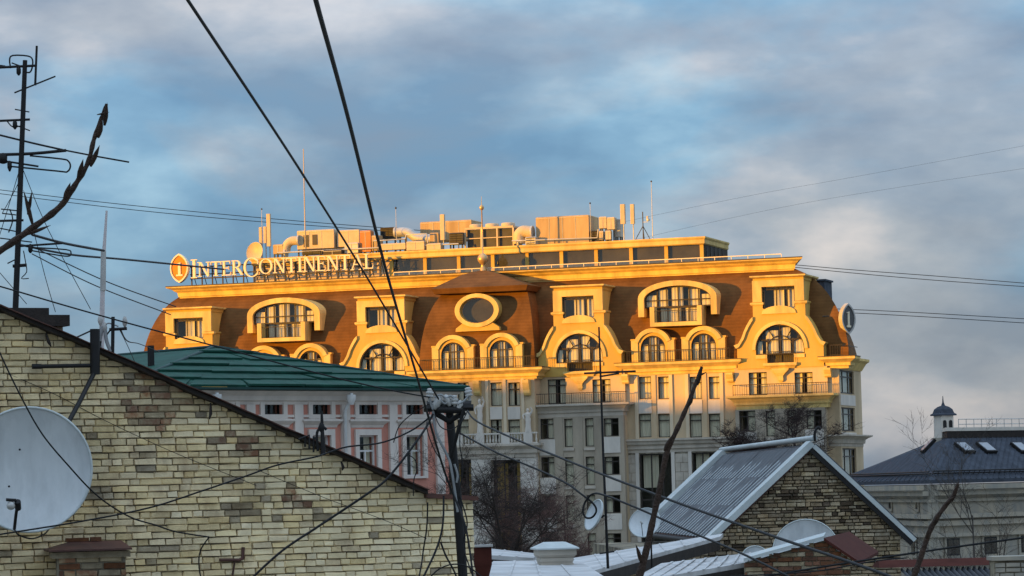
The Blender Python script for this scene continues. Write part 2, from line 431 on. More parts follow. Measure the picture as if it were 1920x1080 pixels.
def railing(u0, u1, z0, h_, y, ret=0.6, panel=False):
    m = hb()
    m.box(u0, u1, y - .03, y + .03, z0 + h_ - .06, z0 + h_); m.box(u0, u1, y - .02, y + .02, z0 + .08, z0 + .12)
    n = max(3, int((u1 - u0) / 0.2))
    for i in range(n + 1):
        u = u0 + (u1 - u0) * i / n; k = .04 if i % 6 == 0 else .022
        m.box(u - k / 2, u + k / 2, y - k / 2, y + k / 2, z0, z0 + h_ - .06)
    for u in (u0, u1):
        m.box(u - .02, u + .02, y + .03, y + ret, z0 + h_ - .06, z0 + h_)
    m.build('railing', 'bronze', hotel)

# ---- levels
Z_CORN = zz(1280, 847, 0)          # underside of the lower cornice
Z_CORN2 = zz(1280, 821, 0)
Z_BAL0 = zz(1280, 701, 0); Z_BAL1 = zz(1280, 679, 0)      # balcony cornice
Z_MT = zz(1300, 518, 4.0)          # top of the mansard = underside of the main cornice
Z_RT = zz(1300, 492, 2.8)          # roof terrace level
U_L = uu(262, 680, 0.6); U_R = uu(1574, 740, 0)
DEP = 9.0

# ---- lower walls: pieces of facade with window openings
def wall(outer, wins, y, t=0.55, m='stucco_shade'):
    holes = [[(a, c), (b, c), (b, d), (a, d)] for a, b, c, d in wins]
    s_ = hb(); s_.slab(outer, holes, y, y + t)
    return s_.build('wall', m, hotel)
def rc(u0, u1, z0, z1): return [(u0, z0), (u1, z0), (u1, z1), (u0, z1)]

# solid core behind (dark rooms) so that no light leaks through
m = hb(); m.box(U_L + .3, U_R - .9, 1.6, DEP - .2, 0, Z_BAL0); m.build('core', 'interior', hotel)
m = hb(); m.box(U_L + .2, uu(770, 760), 0.0, 1.5, 0, Z_BAL0); m.build('wall', 'stucco_shade', hotel)

# pavilion (left of the recess)
YP = -2.0
uP0, uP1 = uu(768, 760, YP), uu(1003, 760, YP)
wins = []
rows = [(717, 761), (787, 832)]
wx = [(858, 879), (920, 941), (953, 975)]
for r0, r1 in rows:
    for a, b in wx: wins.append(hr(a, r0, b, r1, YP))
zPc = zz(930, 711, YP); zPl = zz(930, 832, YP)
wall(rc(uP0, uP1, zPl, zPc), [w for w in wins], YP)
for i, w in enumerate(wins): hwindow(*w, YP, hs=(0.7,), cur=((0.0, 1.0),) if i % 2 else ((0, .45), (.6, 1)))
for r0, r1 in rows[:1]:
    for a, b in wx:      # pale panels under the upper windows
        u0, u1, z0, z1 = hr(a - 1, 763, b + 1, 786, YP)
        m = hb(); m.box(u0, u1, YP - .05, YP - .003, z0, z1); m.build('panel', 'panel_white', hotel)
for px in (914, 947, 981):
    u = uu(px, 760, YP); m = hb(); m.box(u - .13, u + .13, YP - .12, YP - .003, zPl + .01, zPc - .02); m.build('pilaster', 'trim_shade', hotel)
m = hb(); m.box(uP1 - .004, uP1 + .004, YP + .552, 1.6, 0, zPc); m.box(uP0, uP0 + .4, YP + .552, 1.6, 0, zPc); m.build('wall', 'stucco_shade', hotel)
# loggia below
opn = [hr(835, 862, 886, 1100, YP), hr(922, 862, 978, 1100, YP)]
opn = [(a, b, 0.6, d) for a, b, c, d in opn]
wall(rc(uP0, uP1, 0, zPl - 1.25), [(a, b, c, d) for a, b, c, d in opn], YP, 0.9, 'panel_white')
for a, b, c, d in opn:
    m = hb(); bars(m, a, b, c, d, YP + 1.2, w=.12, vs=(.33, .66), hs=(.3, .55, .8)); w = m.build('window', 'bronze', hotel)
    m = hb(); m.add([(a, YP + 1.25, c), (b, YP + 1.25, c), (b, YP + 1.25, d), (a, YP + 1.25, d)], [(0, 1, 2, 3)]); m.build('pane', 'pane', w)
    m = hb(); curtain(m, a + .1, a + (b - a) * .4, c, d - .3, YP + 1.6); curtain(m, a + (b - a) * .7, b - .1, c, d - .3, YP + 1.6); m.build('curtain', 'stucco_sun', w)
# its cornice with a balustrade and statues
z0, z1 = zz(930, 859, YP), zz(930, 833, YP)
m = hb(); dz = z1 - z0
m.flare(uP0 + .1, uP1 - .1, YP, YP + .6, [(0.1, z0), (.1, z0 + dz * .3), (.25, z0 + dz * .32), (.25, z0 + dz * .6), (.45, z0 + dz * .75), (.6, z0 + dz * .85), (.6, z1)])
m.build('cornice', 'trim_shade_grey', hotel)
zb = zz(930, 812, YP - .5)
m = hb(); m.box(uP0, uP1 + .3, YP - .5, YP - .3, z1, z1 + .1); m.box(uP0, uP1 + .3, YP - .52, YP - .28, zb - .12, zb)
for px in (860, 900, 948, 990):
    u = uu(px, 820, YP - .5); m.box(u - .38, u + .38, YP - .6, YP - .22, z1 + .001, zb + .02)
bal = m.build('balustrade', 'panel_white', hotel)
u = uP0 + .2; k = 0
while u < uP1 + .2:
    k += 1
    if all(abs(u - uu(px, 820, YP - .5)) > .45 for px in (860, 900, 948, 990)):
        m = hb(); hh = zb - .12 - z1 - .1
        m.lathe([(.05, 0), (.09, .1 * hh), (.10, .3 * hh), (.05, .62 * hh), (.07, .9 * hh), (.07, hh)], (u, YP - .4, z1 + .1), 6)
        m.build('baluster', 'panel_white', bal)
    u += .28
for px, top in ((900, 748), (990, 766)):      # stone figures standing on the piers
    u = uu(px, 790, YP - .4); zt = zz(px, top, YP - .4); hh = zt - zb
    m = hb()
    m.lathe([(.30, 0), (.31, .06 * hh), (.26, .2 * hh), (.24, .42 * hh), (.28, .52 * hh), (.22, .62 * hh), (.30, .74 * hh), (.27, .80 * hh), (.10, .84 * hh), (.10, .86 * hh), (.15, .90 * hh), (.15, .96 * hh), (.06, hh)], (u, YP - .4, zb + .02), 10, sy=.75)
    for s_ in (-1, 1):
        m.tube([(u + s_ * .26, YP - .4, zb + .78 * hh), (u + s_ * .42, YP - .45, zb + .70 * hh if s_ < 0 else zb + .92 * hh), (u + s_ * .30, YP - .6, zb + .56 * hh if s_ < 0 else zb + 1.06 * hh)], [.11, .09, .06], 6)
    m.build('statue', 'panel_white', hotel, label='pale stone figure on the balustrade pier')

# plain wall plane between the bays with paired windows, two storeys
uA, uB = uu(1168, 760), uu(1392, 760)
wins = []
for r0, r1 in ((706, 748), (776, 820)):
    for a, b in ((1198, 1221), (1234, 1256), (1293, 1316), (1329, 1350)): wins.append(hr(a, r0, b, r1, 0))
wall(rc(uA, uB, Z_CORN2, Z_BAL0), wins, 0)
for i, w in enumerate(wins): hwindow(*w, 0, hs=(0.72,), cur=((0.0, 1.0),))
for a, b in ((1198, 1221), (1234, 1256), (1293, 1316), (1329, 1350)):
    u0, u1, z0, z1 = hr(a - 1, 750, b + 1, 775, 0)
    m = hb(); m.box(u0, u1, -.05, -.003, z0, z1); m.build('panel', 'panel_white', hotel)
for px in (1194, 1259, 1289, 1354):
    u = uu(px, 760); m = hb(); m.box(u - .15, u + .15, -.13, -.003, Z_CORN2 + .01, Z_BAL0 - .02); m.build('pilaster', 'trim_shade', hotel)
for px in (1227.5, 1322.5):
    u = uu(px, 760); m = hb(); m.box(u - .16, u + .16, -.08, -.003, Z_CORN2 + .01, Z_BAL0 - .02); m.build('pilaster', 'stucco_shade', hotel)
m = hb(); dz = Z_CORN2 - Z_CORN
m.flare(uu(1172, 830) + .1, uu(1384, 830) - .1, 0, .5, [(.05, Z_CORN), (.05, Z_CORN + dz * .25), (.2, Z_CORN + dz * .27), (.2, Z_CORN + dz * .5), (.4, Z_CORN + dz * .6), (.45, Z_CORN + dz * .8), (.6, Z_CORN + dz * .85), (.6, Z_CORN2 - .01)])
m.build('cornice', 'trim_shade_grey', hotel)
# below: glazed shop storey between rusticated stone piers
gl = [hr(1200, 849, 1260, 976, 0), hr(1299, 849, 1352, 976, 0)]
zg0 = min(g_[2] for g_ in gl)
s_ = hb(); s_.slab(rc(uA, uB, 0, Z_CORN), [rc(a, b, 1.0, Z_CORN - .1) for a, b, c, d in gl], 0.02, .6); s_.build('wall', 'mortar_light', hotel)
for a, b, c, d in gl:
    m = hb(); bars(m, a, b, 1.0, Z_CORN - .1, .2, w=.12, vs=(.36, .72), hs=(.25, .55, .78)); w = m.build('window', 'bronze', hotel)
    m = hb(); m.add([(a, .26, 1), (b, .26, 1), (b, .26, Z_CORN - .1), (a, .26, Z_CORN - .1)], [(0, 1, 2, 3)]); m.build('pane', 'pane', w)
    m = hb(); curtain(m, a + .2, a + (b - a) * .55, Z_CORN - 3.0, Z_CORN - .15, .6); m.build('curtain', 'curtain', w)
    for e in (a - .17, b + .17):
        m = hb(); m.box(e - .15, e + .15, -.1, .018, .5, Z_CORN - .003); m.build('pilaster', 'panel_white', hotel)
# ashlar blocks of the piers
edges = [uu(1172, 900), gl[0][0] - .34, gl[0][1] + .34, gl[1][0] - .34, gl[1][1] + .34, uB]
for a, b in ((edges[0], edges[1]), (edges[2], edges[3]), (edges[4], edges[5])):
    z = 4.0; k = 0
    while z < Z_CORN - .3:
        zt = min(z + .78, Z_CORN - .02)
        cut = a + (b - a) * (.42 if k % 2 else .6)
        for p, q in ((a, cut), (cut, b)):
            m = hb(); m.box(p + .015, q - .015, -.03, .018, z + .02, zt - .015); m.build('ashlar', 'stone_block', hotel)
        z += .78; k += 1

# projecting bays (two of them): upper loggia wall, bay cornice, bay storeys below
def bay(pxw, rows, cor, corx, upw, uprow, body, rail, pale, upx, nrow):
    YB, YU = -1.2, -0.3
    # upper wall under the big dormer
    a, b = uu(upx[0], 730, YU), uu(upx[1], 730, YU)
    zc0, zc1 = zz((corx[0] + corx[1]) / 2, cor[1], YB), zz((corx[0] + corx[1]) / 2, cor[0], YB)
    zt = zz((upx[0] + upx[1]) / 2, 687 if upx[0] > 1300 else 702, YU)
    ws = [hr(x0, uprow[0], x1, uprow[1], YU) for x0, x1 in upw]
    ws = [(p, q, zc1 + .05, s2) for p, q, s1, s2 in ws]
    wall(rc(a, b, zc0, zt), ws, YU)
    for w in ws: hwindow(*w, YU, vs=(.5,), hs=(.75,), cur=((0, .42), (.62, 1)))
    c0, c1 = uu(corx[0], (cor[0] + cor[1]) / 2, YB), uu(corx[1], (cor[0] + cor[1]) / 2, YB)
    dz = zc1 - zc0
    m = hb(); m.flare(c0 + .75, c1 - .75, YB, .3, [(.0, zc0), (.0, zc0 + dz * .3), (.15, zc0 + dz * .33), (.15, zc0 + dz * .5), (.4, zc0 + dz * .75), (.7, zc0 + dz * .85), (.7, zc1)])
    m.build('cornice', 'trim_shade_grey' if upx[0] < 1300 else 'trim_sun', hotel)  # left bay gets the shade-toned trim, right bay the sun-toned one
    railing(c0 + .6, c1 - .6, zc1, 0.95, YB - .35, 1.0)
    # storeys
    b0, b1 = uu(body[0], 820, YB), uu(body[1], 820, YB)
    wl = []
    for k in range(nrow):
        for j, (x0, x1) in enumerate(pxw):
            r0, r1 = rows[j]
            sh = k * 72.0
            w = hr(x0 + k * 1.6, r0 + sh, x1 + k * 1.6, r1 + sh, YB)
            wl.append((j, w))
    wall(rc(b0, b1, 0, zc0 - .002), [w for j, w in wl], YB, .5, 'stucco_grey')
    for j, w in wl:
        side = j in (0, 3)
        hwindow(*w, YB, vs=(.5,) if side else (), hs=(.72,), cur=((.5, 1),) if side and j == 0 else (((0, .45),) if side else ((0, 1),)))
        if not side:
            m = hb(); m.box(w[0] - .1, w[1] + .1, YB - .12, YB - .003, w[2] - .33, w[2] - .1); m.build('sill', 'trim_shade_grey', hotel)
        else:
            m = hb(); m.box(w[0] - .12, w[1] + .12, YB - .07, YB - .003, w[2] - 1.42, w[2] - .06); m.build('panel', 'panel_white', hotel)
    m = hb(); m.box(b0 - .003, b0 + .25, YB + .502, .6, 0, zc0); m.box(b1 - .25, b1 + .003, YB + .502, .6, 0, zc0); m.build('wall', 'stucco_shade', hotel)
    for x0 in ((pxw[0][1] + pxw[1][0]) / 2, (pxw[1][1] + pxw[2][0]) / 2, (pxw[2][1] + pxw[3][0]) / 2):
        u = uu(x0, 820, YB); wd_ = .36
        m = hb(); m.box(u - wd_, u + wd_, YB - .06, YB - .002, 0, zc0 - .01); m.build('pilaster', 'stucco_grey', hotel)
bay([(1013, 1038), (1058, 1074), (1097, 1113), (1132, 1160)], [(785, 823), (785, 838), (784, 837), (784, 818)], (757, 781), (987, 1184), [(1027, 1061), (1111, 1145)], (711, 757), (1008, 1170), 738, 0, (1002, 1172), 4)
bay([(1386, 1416), (1436, 1453), (1476, 1493), (1512, 1541)], [(770, 809), (770, 818), (769, 817), (769, 804)], (740, 766), (1364, 1568), [(1404, 1438), (1490, 1524)], (698, 741), (1380, 1548), 722, 0, (1378, 1552), 3)

# right-hand end strip and side wall
u0 = uu(1546, 750)
wall(rc(u0, U_R - .003, 0, Z_BAL0), [], 0)
SMx = HM @ Matrix.Translation((U_R, 0, 0)) @ Matrix.Rotation(PI / 2, 4, 'Z')     # local x runs back along the side
def sbx(a, b, y0, y1, z0, z1): m_ = MB(SMx); m_.box(a, b, y0, y1, z0, z1); return m_
zr = [(zz(1590, 737, 1), zz(1590, 693, 1)), (zz(1590, 808, 1), zz(1590, 763, 1)), (zz(1590, 895, 1), zz(1590, 840, 1))]
s_ = MB(SMx); s_.slab(rc(0, DEP, 0, Z_BAL0), [rc(0.5, 6.0, a, b) for a, b in zr], 0, .5); s_.build('wall', 'stucco_shade', hotel)
for a, b in zr:
    m = MB(SMx); bars(m, .5, 6.0, a, b, .15, w=.12, vs=(.3, .7), hs=(.72,)); w = m.build('window', 'bronze', hotel)
    m = MB(SMx); m.add([(.5, .22, a), (6, .22, a), (6, .22, b), (.5, .22, b)], [(0, 1, 2, 3)]); m.build('pane', 'pane', w)
    m = MB(SMx); n_ = 40
    m.add([(1 + 4.5 * i / n_, .5 + .06 * math.sin(i * 1.7), q) for i in range(n_ + 1) for q in (a, b)], [(2 * i, 2 * i + 2, 2 * i + 3, 2 * i + 1) for i in range(n_)], True); m.build('curtain', 'curtain', w)
    sbx(.3, 6.2, -.05, -.003, a - 1.0, a - .1).build('panel', 'panel_white', hotel)
zc0, zc1 = zz(1600, 836, 0), zz(1600, 814, 0); dz = zc1 - zc0
m = hb(); m.flare(uu(1549, 830) + .1, U_R, 0, DEP, [(.05, zc0), (.05, zc0 + dz * .25), (.2, zc0 + dz * .27), (.25, zc0 + dz * .6), (.5, zc0 + dz * .75), (.9, zc0 + dz * .88), (.9, zc1)])
m.build('cornice', 'trim_shade_grey', hotel)

# balcony cornice in pieces
def balc(x0, x1, py0, py1, y, out=.8, cap='trim_sun'):
    xm = (x0 + x1) / 2
    z0, z1 = zz(xm, py1, y), zz(xm, py0, y); dz = z1 - z0
    u0, u1 = uu(x0, (py0 + py1) / 2, y - out) + out, uu(x1, (py0 + py1) / 2, y - out) - out
    m = hb(); m.flare(u0, u1, y, 1.5, [(.1, z0), (.1, z0 + dz * .22), (.3, z0 + dz * .25), (.3, z0 + dz * .5), (.5, z0 + dz * .62), (out, z0 + dz * .8), (out, z1)])
    m.build('cornice', cap, hotel)
    m = hb(); m.flare(u0, u1, y, 1.5, [(out + .05, z1 + .004), (out + .05, z1 + .06)]); m.build('flashing', 'dark_metal', hotel)
    return u0, u1, z0, z1
pa = balc(764, 1016, 693, 714, YP)
railing(pa[0] + .3, pa[1] - .2, pa[3] + .06, .95, YP - .6, 1.4)
pb = balc(1152, 1389, 678, 701, 0)
railing(pb[0] + .3, pb[1] - .2, pb[3] + .06, .95, -.6, 1.2)
pc = balc(1534, 1603, 669, 691, 0)
m = hb(); m.flare(U_R - .5, U_R, 1.51, DEP, [(.1, pc[2]), (.3, pc[2] + .3), (.5, pc[2] + .6), (.8, pc[3] - .2), (.8, pc[3])]); m.build('cornice', 'trim_sun', hotel)
railing(pc[0] + .2, U_R + .5, pc[3] + .06, .95, -.5, 6.0)
# scrolled corbels
def corbel(px, py0, py1, y, w=.28):
    u = uu(px, (py0 + py1) / 2, y); z0, z1 = zz(px, py1, y), zz(px, py0, y)
    m = hb(); hh = z1 - z0
    prof = [(0, 1), (.75, 1), (.75, .8), (.62, .55), (.5, .35), (.48, .18), (.36, .04), (.16, 0), (0, .05)]
    n_ = len(prof)
    m.add([(u - w, y - p, z0 + q * hh) for p, q in prof] + [(u + w, y - p, z0 + q * hh) for p, q in prof], [tuple(range(n_)), tuple(range(n_, 2 * n_))[::-1]] + [(i, (i + 1) % n_, (i + 1) % n_ + n_, i + n_) for i in range(n_)])
    m.build('corbel', 'trim_sun', hotel)
corbel(990, 712, 742, YP); corbel(1175, 702, 720, 0); corbel(1371, 699, 717, 0); corbel(1554, 690, 708, 0); corbel(897, 714, 742, YP)

# ---- mansard roof, curved, hipped at both ends
def inset(t, T): return T * (1 - math.sqrt(1 - (t * .95) ** 2)) / (1 - math.sqrt(1 - .95 ** 2))
def mansard(mb, u0, u1, y0, yb, z0, z1, T, TL, TR, skew=0.0, n=14):
    rings = []
    for i in range(n + 1):
        t = i / n
        a, l, r = inset(t, T), inset(t, TL), inset(t, TR)
        rings.append([(u0 + l, y0 + a, z0 + (z1 - z0) * t), (u1 - r, y0 + a, z0 + (z1 - z0) * t), (u1 - r - skew * (.62 + .38 * t), yb, z0 + (z1 - z0) * t), (u0 + l, yb, z0 + (z1 - z0) * t)])
    mb.loft(rings)
Z_MB = Z_BAL1 - .1
m = hb()
mansard(m, U_L, uu(1592, 668, .7), .7, DEP + 4, Z_MB, Z_MT + .3, 3.4, uu(336, 558, 4) - U_L, uu(1592, 668, .7) - uu(1489, 512, 4), 2.9)
m.build('mansard_roof', 'shingle', hotel)
# main cornice
u0, u1 = uu(338, 545, 3.9), uu(1488, 498, 3.9)
dz = Z_RT - Z_MT
def ring(o, z): return [(u0 - o, 3.9 - o, z), (u1 + o, 3.9 - o, z), (u1 + o - 3.0, DEP + 4, z), (u0 - o, DEP + 4, z)]
m = hb(); m.loft([ring(.05, Z_MT), (ring(.05, Z_MT + dz * .18)), ring(.15, Z_MT + dz * .22), ring(.2, Z_MT + dz * .55), ring(.45, Z_MT + dz * .68), ring(.55, Z_MT + dz * .78), ring(1.0, Z_MT + dz * .93), ring(1.0, Z_RT)])
m.build('main_cornice', 'trim_sun', hotel)
m = hb(); m.loft([ring(1.03, Z_RT + .004), ring(1.03, Z_RT + .10)]); m.build('flashing', 'dark_metal', hotel)
# dark dormer on the far side roof
m = hb(); a_, b_, c_, d_ = hr(1517, 527, 1546, 556, 8.5); m.box(a_, b_, 8.5, 11.5, c_ - 1.2, d_); m.flare(a_, b_, 8.5, 11.5, [(.15, d_), (.15, d_ + .15)]); m.build('side_dormer', 'roof_slate', hotel)

# ---- pavilion dome
uD0, uD1 = uu(786, 690, -1.2), uu(1003, 690, -1.2)
zD0, zD1 = pa[3] - .1, zz(905, 545, .2)
m = hb(); mansard(m, uD0, uD1, -1.2, 5, zD0, zD1 + .15, 2.1, 1.9, 1.3); m.build('dome_roof', 'shingle', hotel)
e0, e1 = uu(815, 540, -.4), uu(986, 540, -.5)
ze0, ze1 = zz(900, 548, -.5), zz(900, 538, -.5); zpk = zz(906, 507, 3.0); upk = uu(906, 507, 3.0)
m = hb()
m.loft([[(e0, -.5, ze0), (e1, -.5, ze0), (e1, 6.5, ze0), (e0, 6.5, ze0)], [(e0 - .25, -.75, ze1), (e1 + .25, -.75, ze1), (e1 + .25, 6.7, ze1), (e0 - .25, 6.7, ze1)],
        [(upk - 1.6, 2.0, zpk - .35), (upk + 1.6, 2.0, zpk - .35), (upk + 1.6, 4.0, zpk - .35), (upk - 1.6, 4.0, zpk - .35)], [(upk - .2, 2.8, zpk), (upk + .2, 2.8, zpk), (upk + .2, 3.2, zpk), (upk - .2, 3.2, zpk)]])
m.build('dome_cap', 'shingle', hotel)
zb_ = zz(907, 485, 3); zt_ = zz(905, 389, 3); ztip = zz(905, 368, 3)
m = hb(); m.lathe([(.34, zpk - .2), (.22, zpk + .3), (.16, zb_ - .5), (.3, zb_ - .42), (.46, zb_ - .2), (.5, zb_), (.42, zb_ + .25), (.2, zb_ + .42), (.07, zb_ + .5), (.055, zt_ - .25), (.16, zt_ - .18), (.22, zt_), (.14, zt_ + .18), (.04, zt_ + .23), (.012, ztip)], (upk, 3.0, 0), 12)
m.build('finial', 'gilt', hotel)

# oval window on the dome
oc, oz = hp(895, 582, -1.25)
rx, rz = 42.5 / 21.4, 31 / 21.4
dorm = hb()
ovo = arc(oc, oz, rx, rz, -48, 228, 30)
base = [(oc - rx * 1.0, oz - rz * 1.05), (oc - rx * 1.02, oz - rz * 1.24), (oc + rx * 1.02, oz - rz * 1.24), (oc + rx * 1.0, oz - rz * 1.05)]
dorm.slab(ovo + base, [arc(oc, oz, rx * .78, rz * .76, 0, 352, 31)], -1.35, 1.5)
dm = dorm.build('dormer', 'stucco_sun', hotel)
m = hb(); m.slab(arc(oc, oz, rx * 1.02, rz * 1.02, 0, 352, 31), [arc(oc, oz, rx * .80, rz * .79, 0, 352, 31)], -1.47, -1.352); m.build('ring_molding', 'trim_sun', dm)
m = hb(); m.add([(p[0], -1.1, p[1]) for p in arc(oc, oz, rx * .79, rz * .77, 0, 352, 31)], [tuple(range(32))]); m.build('pane', 'pane', dm)
m = hb(); m.add([(p[0], -.7, p[1]) for p in arc(oc, oz, rx * .79, rz * .77, 0, 352, 31)], [tuple(range(32))]); m.build('lining', 'interior', dm)

# ---- dormers
def archpoly(cx, hw, z0, zs, rise, n=16):
    return [(cx - hw, z0), (cx + hw, z0)] + arc(cx, zs, hw, rise, 0, 180, n)
def glazing(dm, cx, hw, z0, zs, rise, y, vs, hs, fan=0, cur=None, rings=0):
    """bars, pane, curtains and dark room behind an arched opening, sub-parts of a dormer"""
    op = archpoly(cx, hw, z0, zs, rise)
    m = hb(); inn = archpoly(cx, hw - .1, z0 + .1, zs, rise - .1)
    m.slab(archpoly(cx, hw + .01, z0 - .01, zs, rise + .01), [inn], y + .15, y + .25)
    for v in vs:
        u = cx + hw * v; zt = zs + rise * math.sqrt(max(0, 1 - v * v)) * (.55 if fan else 1)
        m.box(u - .045, u + .045, y + .16, y + .24, z0 + .1, zt - .05)
    for h_ in hs:
        z = z0 + h_; k = hw if z < zs else hw * math.sqrt(max(0, 1 - ((z - zs) / rise) ** 2))
        m.box(cx - k + .08, cx + k - .08, y + .17, y + .23, z - .045, z + .045)
    if fan:
        for i in range(1, fan + 1):
            a = R(180 * i / (fan + 1))
            p = Vector((cx + hw * .55 * math.cos(a), y + .2, zs + rise * .55 * math.sin(a))); q = Vector((cx + (hw - .05) * math.cos(a), y + .2, zs + (rise - .05) * math.sin(a)))
            m.tube([p, q], .045, 4, smooth=False)
        a_ = [(cx + hw * .55 * math.cos(R(t)), y + .2, zs + rise * .55 * math.sin(R(t))) for t in range(0, 181, 12)]
        m.tube(a_, .045, 4, smooth=False)
    m.build('window_bars', 'bronze', dm)
    m = hb(); m.add([(p[0], y + .2, p[1]) for p in op], [tuple(range(len(op)))]); m.build('pane', 'pane', dm)
    m = hb()
    for a, b in cur or ():
        ua, ub = cx + hw * a, cx + hw * b
        zt = zs + rise * math.sqrt(max(0, 1 - max(abs(a), abs(b)) ** 2 * .9)) - .1
        curtain(m, ua, ub, z0 + .05, zt, y + .30)
    if cur: m.build('curtain', 'curtain', dm)
    m = hb(); m.add([(p[0], y + .75, p[1]) for p in op], [tuple(range(len(op)))]); m.build('lining', 'interior', dm)

def dormer_big(cxp, spring_py, i):
    y = -.4
    cx, zs = hp(cxp, spring_py, y)
    half = [(3.75, -1.15), (3.75, .62), (3.95, .85), (3.55, 1.0), (3.25, 1.5), (3.05, 2.0), (2.8, 2.5), (2.5, 2.95), (2.28, 3.2), (2.28, 4.3), (2.36, 4.36), (2.36, 4.48), (2.12, 4.48), (2.12, 6.2), (2.2, 6.3), (2.2, 6.5)]
    outer = [(cx + a, zs + b) for a, b in half] + [(cx - a, zs + b) for a, b in half[::-1]]
    door = [(cx - 1.15, zs - .72), (cx + 1.15, zs - .72), (cx + 1.15, zs)]
    hole = door + [(cx + 2.12, zs)] + arc(cx, zs + .42, 2.12, 2.1, 0, 180, 18) + [(cx - 2.12, zs), (cx - 1.15, zs)]
    sc = [(cx + 1.42 * math.cos(R(t)), zs + 3.55 + .55 * math.sin(R(t))) for t in range(150, 29, -15)]
    hole2 = [(cx - 1.42, zs + 3.95)] + sc + [(cx + 1.42, zs + 3.95), (cx + 1.42, zs + 5.75), (cx - 1.42, zs + 5.75)]
    m = hb(); m.slab(outer, [hole, hole2], y, 4.6)
    dm = m.build('dormer', 'stucco_sun', hotel)
    # mouldings
    m = hb(); m.slab(arc(cx, zs + .42, 2.42, 2.4, 0, 180, 18) + arc(cx, zs + .42, 2.14, 2.12, 180, 0, 18), [], y - .14, y - .003); m.build('archivolt', 'trim_sun', dm)
    for s_ in (-1, 1):
        band = [(2.28, 3.25), (2.55, 2.98), (2.85, 2.5), (3.1, 2.0), (3.3, 1.5), (3.6, 1.02), (4.0, .87), (3.8, .6), (3.55, .72), (3.1, 1.4), (2.9, 1.95), (2.65, 2.4), (2.35, 2.85), (2.28, 2.95)]
        m = hb(); m.slab([(cx + s_ * a, zs + b) for a, b in band], [], y - .2, y - .003); m.build('scroll', 'trim_sun', dm)
        m = hb(); m.flare(cx + s_ * 1.9 - .46, cx + s_ * 1.9 + .46, y, y + .3, [(.03, zs + 4.2), (.12, zs + 4.3), (.12, zs + 4.45)]); m.build('shoulder_cap', 'trim_sun', dm)
        m = hb(); m.box(cx + s_ * 1.64 - .48, cx + s_ * 1.64 + .48, y - .1, y - .003, zs - .05 - .28, zs - .02); m.build('sill', 'trim_sun', dm)
    m = hb(); m.slab([(cx + a, zs + b) for a, b in ((-2.24, 4.47), (-1.44, 4.47), (-1.44, 5.77), (1.44, 5.77), (1.44, 4.47), (2.24, 4.47), (2.24, 6.32), (-2.24, 6.32))], [], y - .16, y - .003); m.build('window_surround', 'trim_sun', dm)
    m = hb(); m.flare(cx - 2.2, cx + 2.2, y - .1, 4.6, [(.0, zs + 6.505), (.22, zs + 6.6), (.22, zs + 6.72)]); m.build('dormer_cap', 'trim_sun', dm)
    m = hb(); m.slab([(cx - 1.5, zs + 3.45)] + [(cx + 1.5 * math.cos(R(t)), zs + 3.5 + .62 * math.sin(R(t))) for t in range(160, 19, -14)] + [(cx + 1.5, zs + 3.45)], [], y - .12, y - .004); m.build('parapet', 'trim_sun', dm)
    glazing(dm, cx, 2.12, zs - .0, zs + .42, 2.1, y - .02, (-.52, .0, .52), (1.25,), fan=5, cur=((-.97, -.75), (-.6, -.1), (.06, .4), (.55, .95)))
    m = hb(); bars(m, cx - 1.15, cx + 1.15, zs - .72, zs + .02, y + .42, vs=(.5,)); m.build('window_bars', 'bronze', dm)
    m = hb(); m.add([(cx - 1.15, y + .5, zs - .72), (cx + 1.15, y + .5, zs - .72), (cx + 1.15, y + .5, zs), (cx - 1.15, y + .5, zs)], [(0, 1, 2, 3)]); m.build('lining', 'interior', dm)
    # upper window
    m = hb(); bars(m, cx - 1.42, cx + 1.42, zs + 3.6, zs + 5.75, y + .14, vs=(.42, .75), hs=(.9,)); m.build('window_bars', 'bronze', dm)
    m = hb(); m.add([(cx - 1.42, y + .2, zs + 3.5), (cx + 1.42, y + .2, zs + 3.5), (cx + 1.42, y + .2, zs + 5.75), (cx - 1.42, y + .2, zs + 5.75)], [(0, 1, 2, 3)]); m.build('pane', 'pane', dm)
    m = hb(); curtain(m, cx - .5, cx + .4, zs + 3.5, zs + 5.6, y + .42); curtain(m, cx + .6, cx + 1.4, zs + 3.5, zs + 5.6, y + .42); m.build('curtain', 'curtain', dm)
    m = hb(); m.add([(cx - 1.42, y + .95, zs + 3.5), (cx + 1.42, y + .95, zs + 3.5), (cx + 1.42, y + .95, zs + 5.75), (cx - 1.42, y + .95, zs + 5.75)], [(0, 1, 2, 3)]); m.build('lining', 'interior', dm)
    if i >= 2:      # little balcony and its bracket
        m = hb(); m.flare(cx - 1.15, cx + 1.15, y, y + .3, [(.05, zs - 1.2), (.12, zs - 1.1), (.3, zs - .95), (.3, zs - .74)]); m.build('balcony_ledge', 'trim_sun', dm)
        m = hb(); m.loft([[(cx - w_, y - d_, zs + z_), (cx + w_, y - d_, zs + z_), (cx + w_, y + .1, zs + z_), (cx - w_, y + .1, zs + z_)] for w_, d_, z_ in ((.12, .05, -2.35), (.22, .14, -2.2), (.2, .16, -1.85), (.42, .25, -1.6), (.72, .3, -1.35), (.75, .3, -1.21))]); m.build('bracket', 'trim_sun', dm)
        m = hb(); m.box(cx - 1.2, cx + 1.2, y - .28, y - .24, zs + .18, zs + .24)
        for k in range(15): m.box(cx - 1.2 + 2.4 * k / 14 - .012, cx - 1.2 + 2.4 * k / 14 + .012, y - .27, y - .25, zs - .74, zs + .2)
        m.build('railing', 'bronze', dm)
dormer_big(356, 716, 0)
dormer_big(717, 697, 1)
dormer_big(1087, 680, 2)
dormer_big(1463, 664, 3)

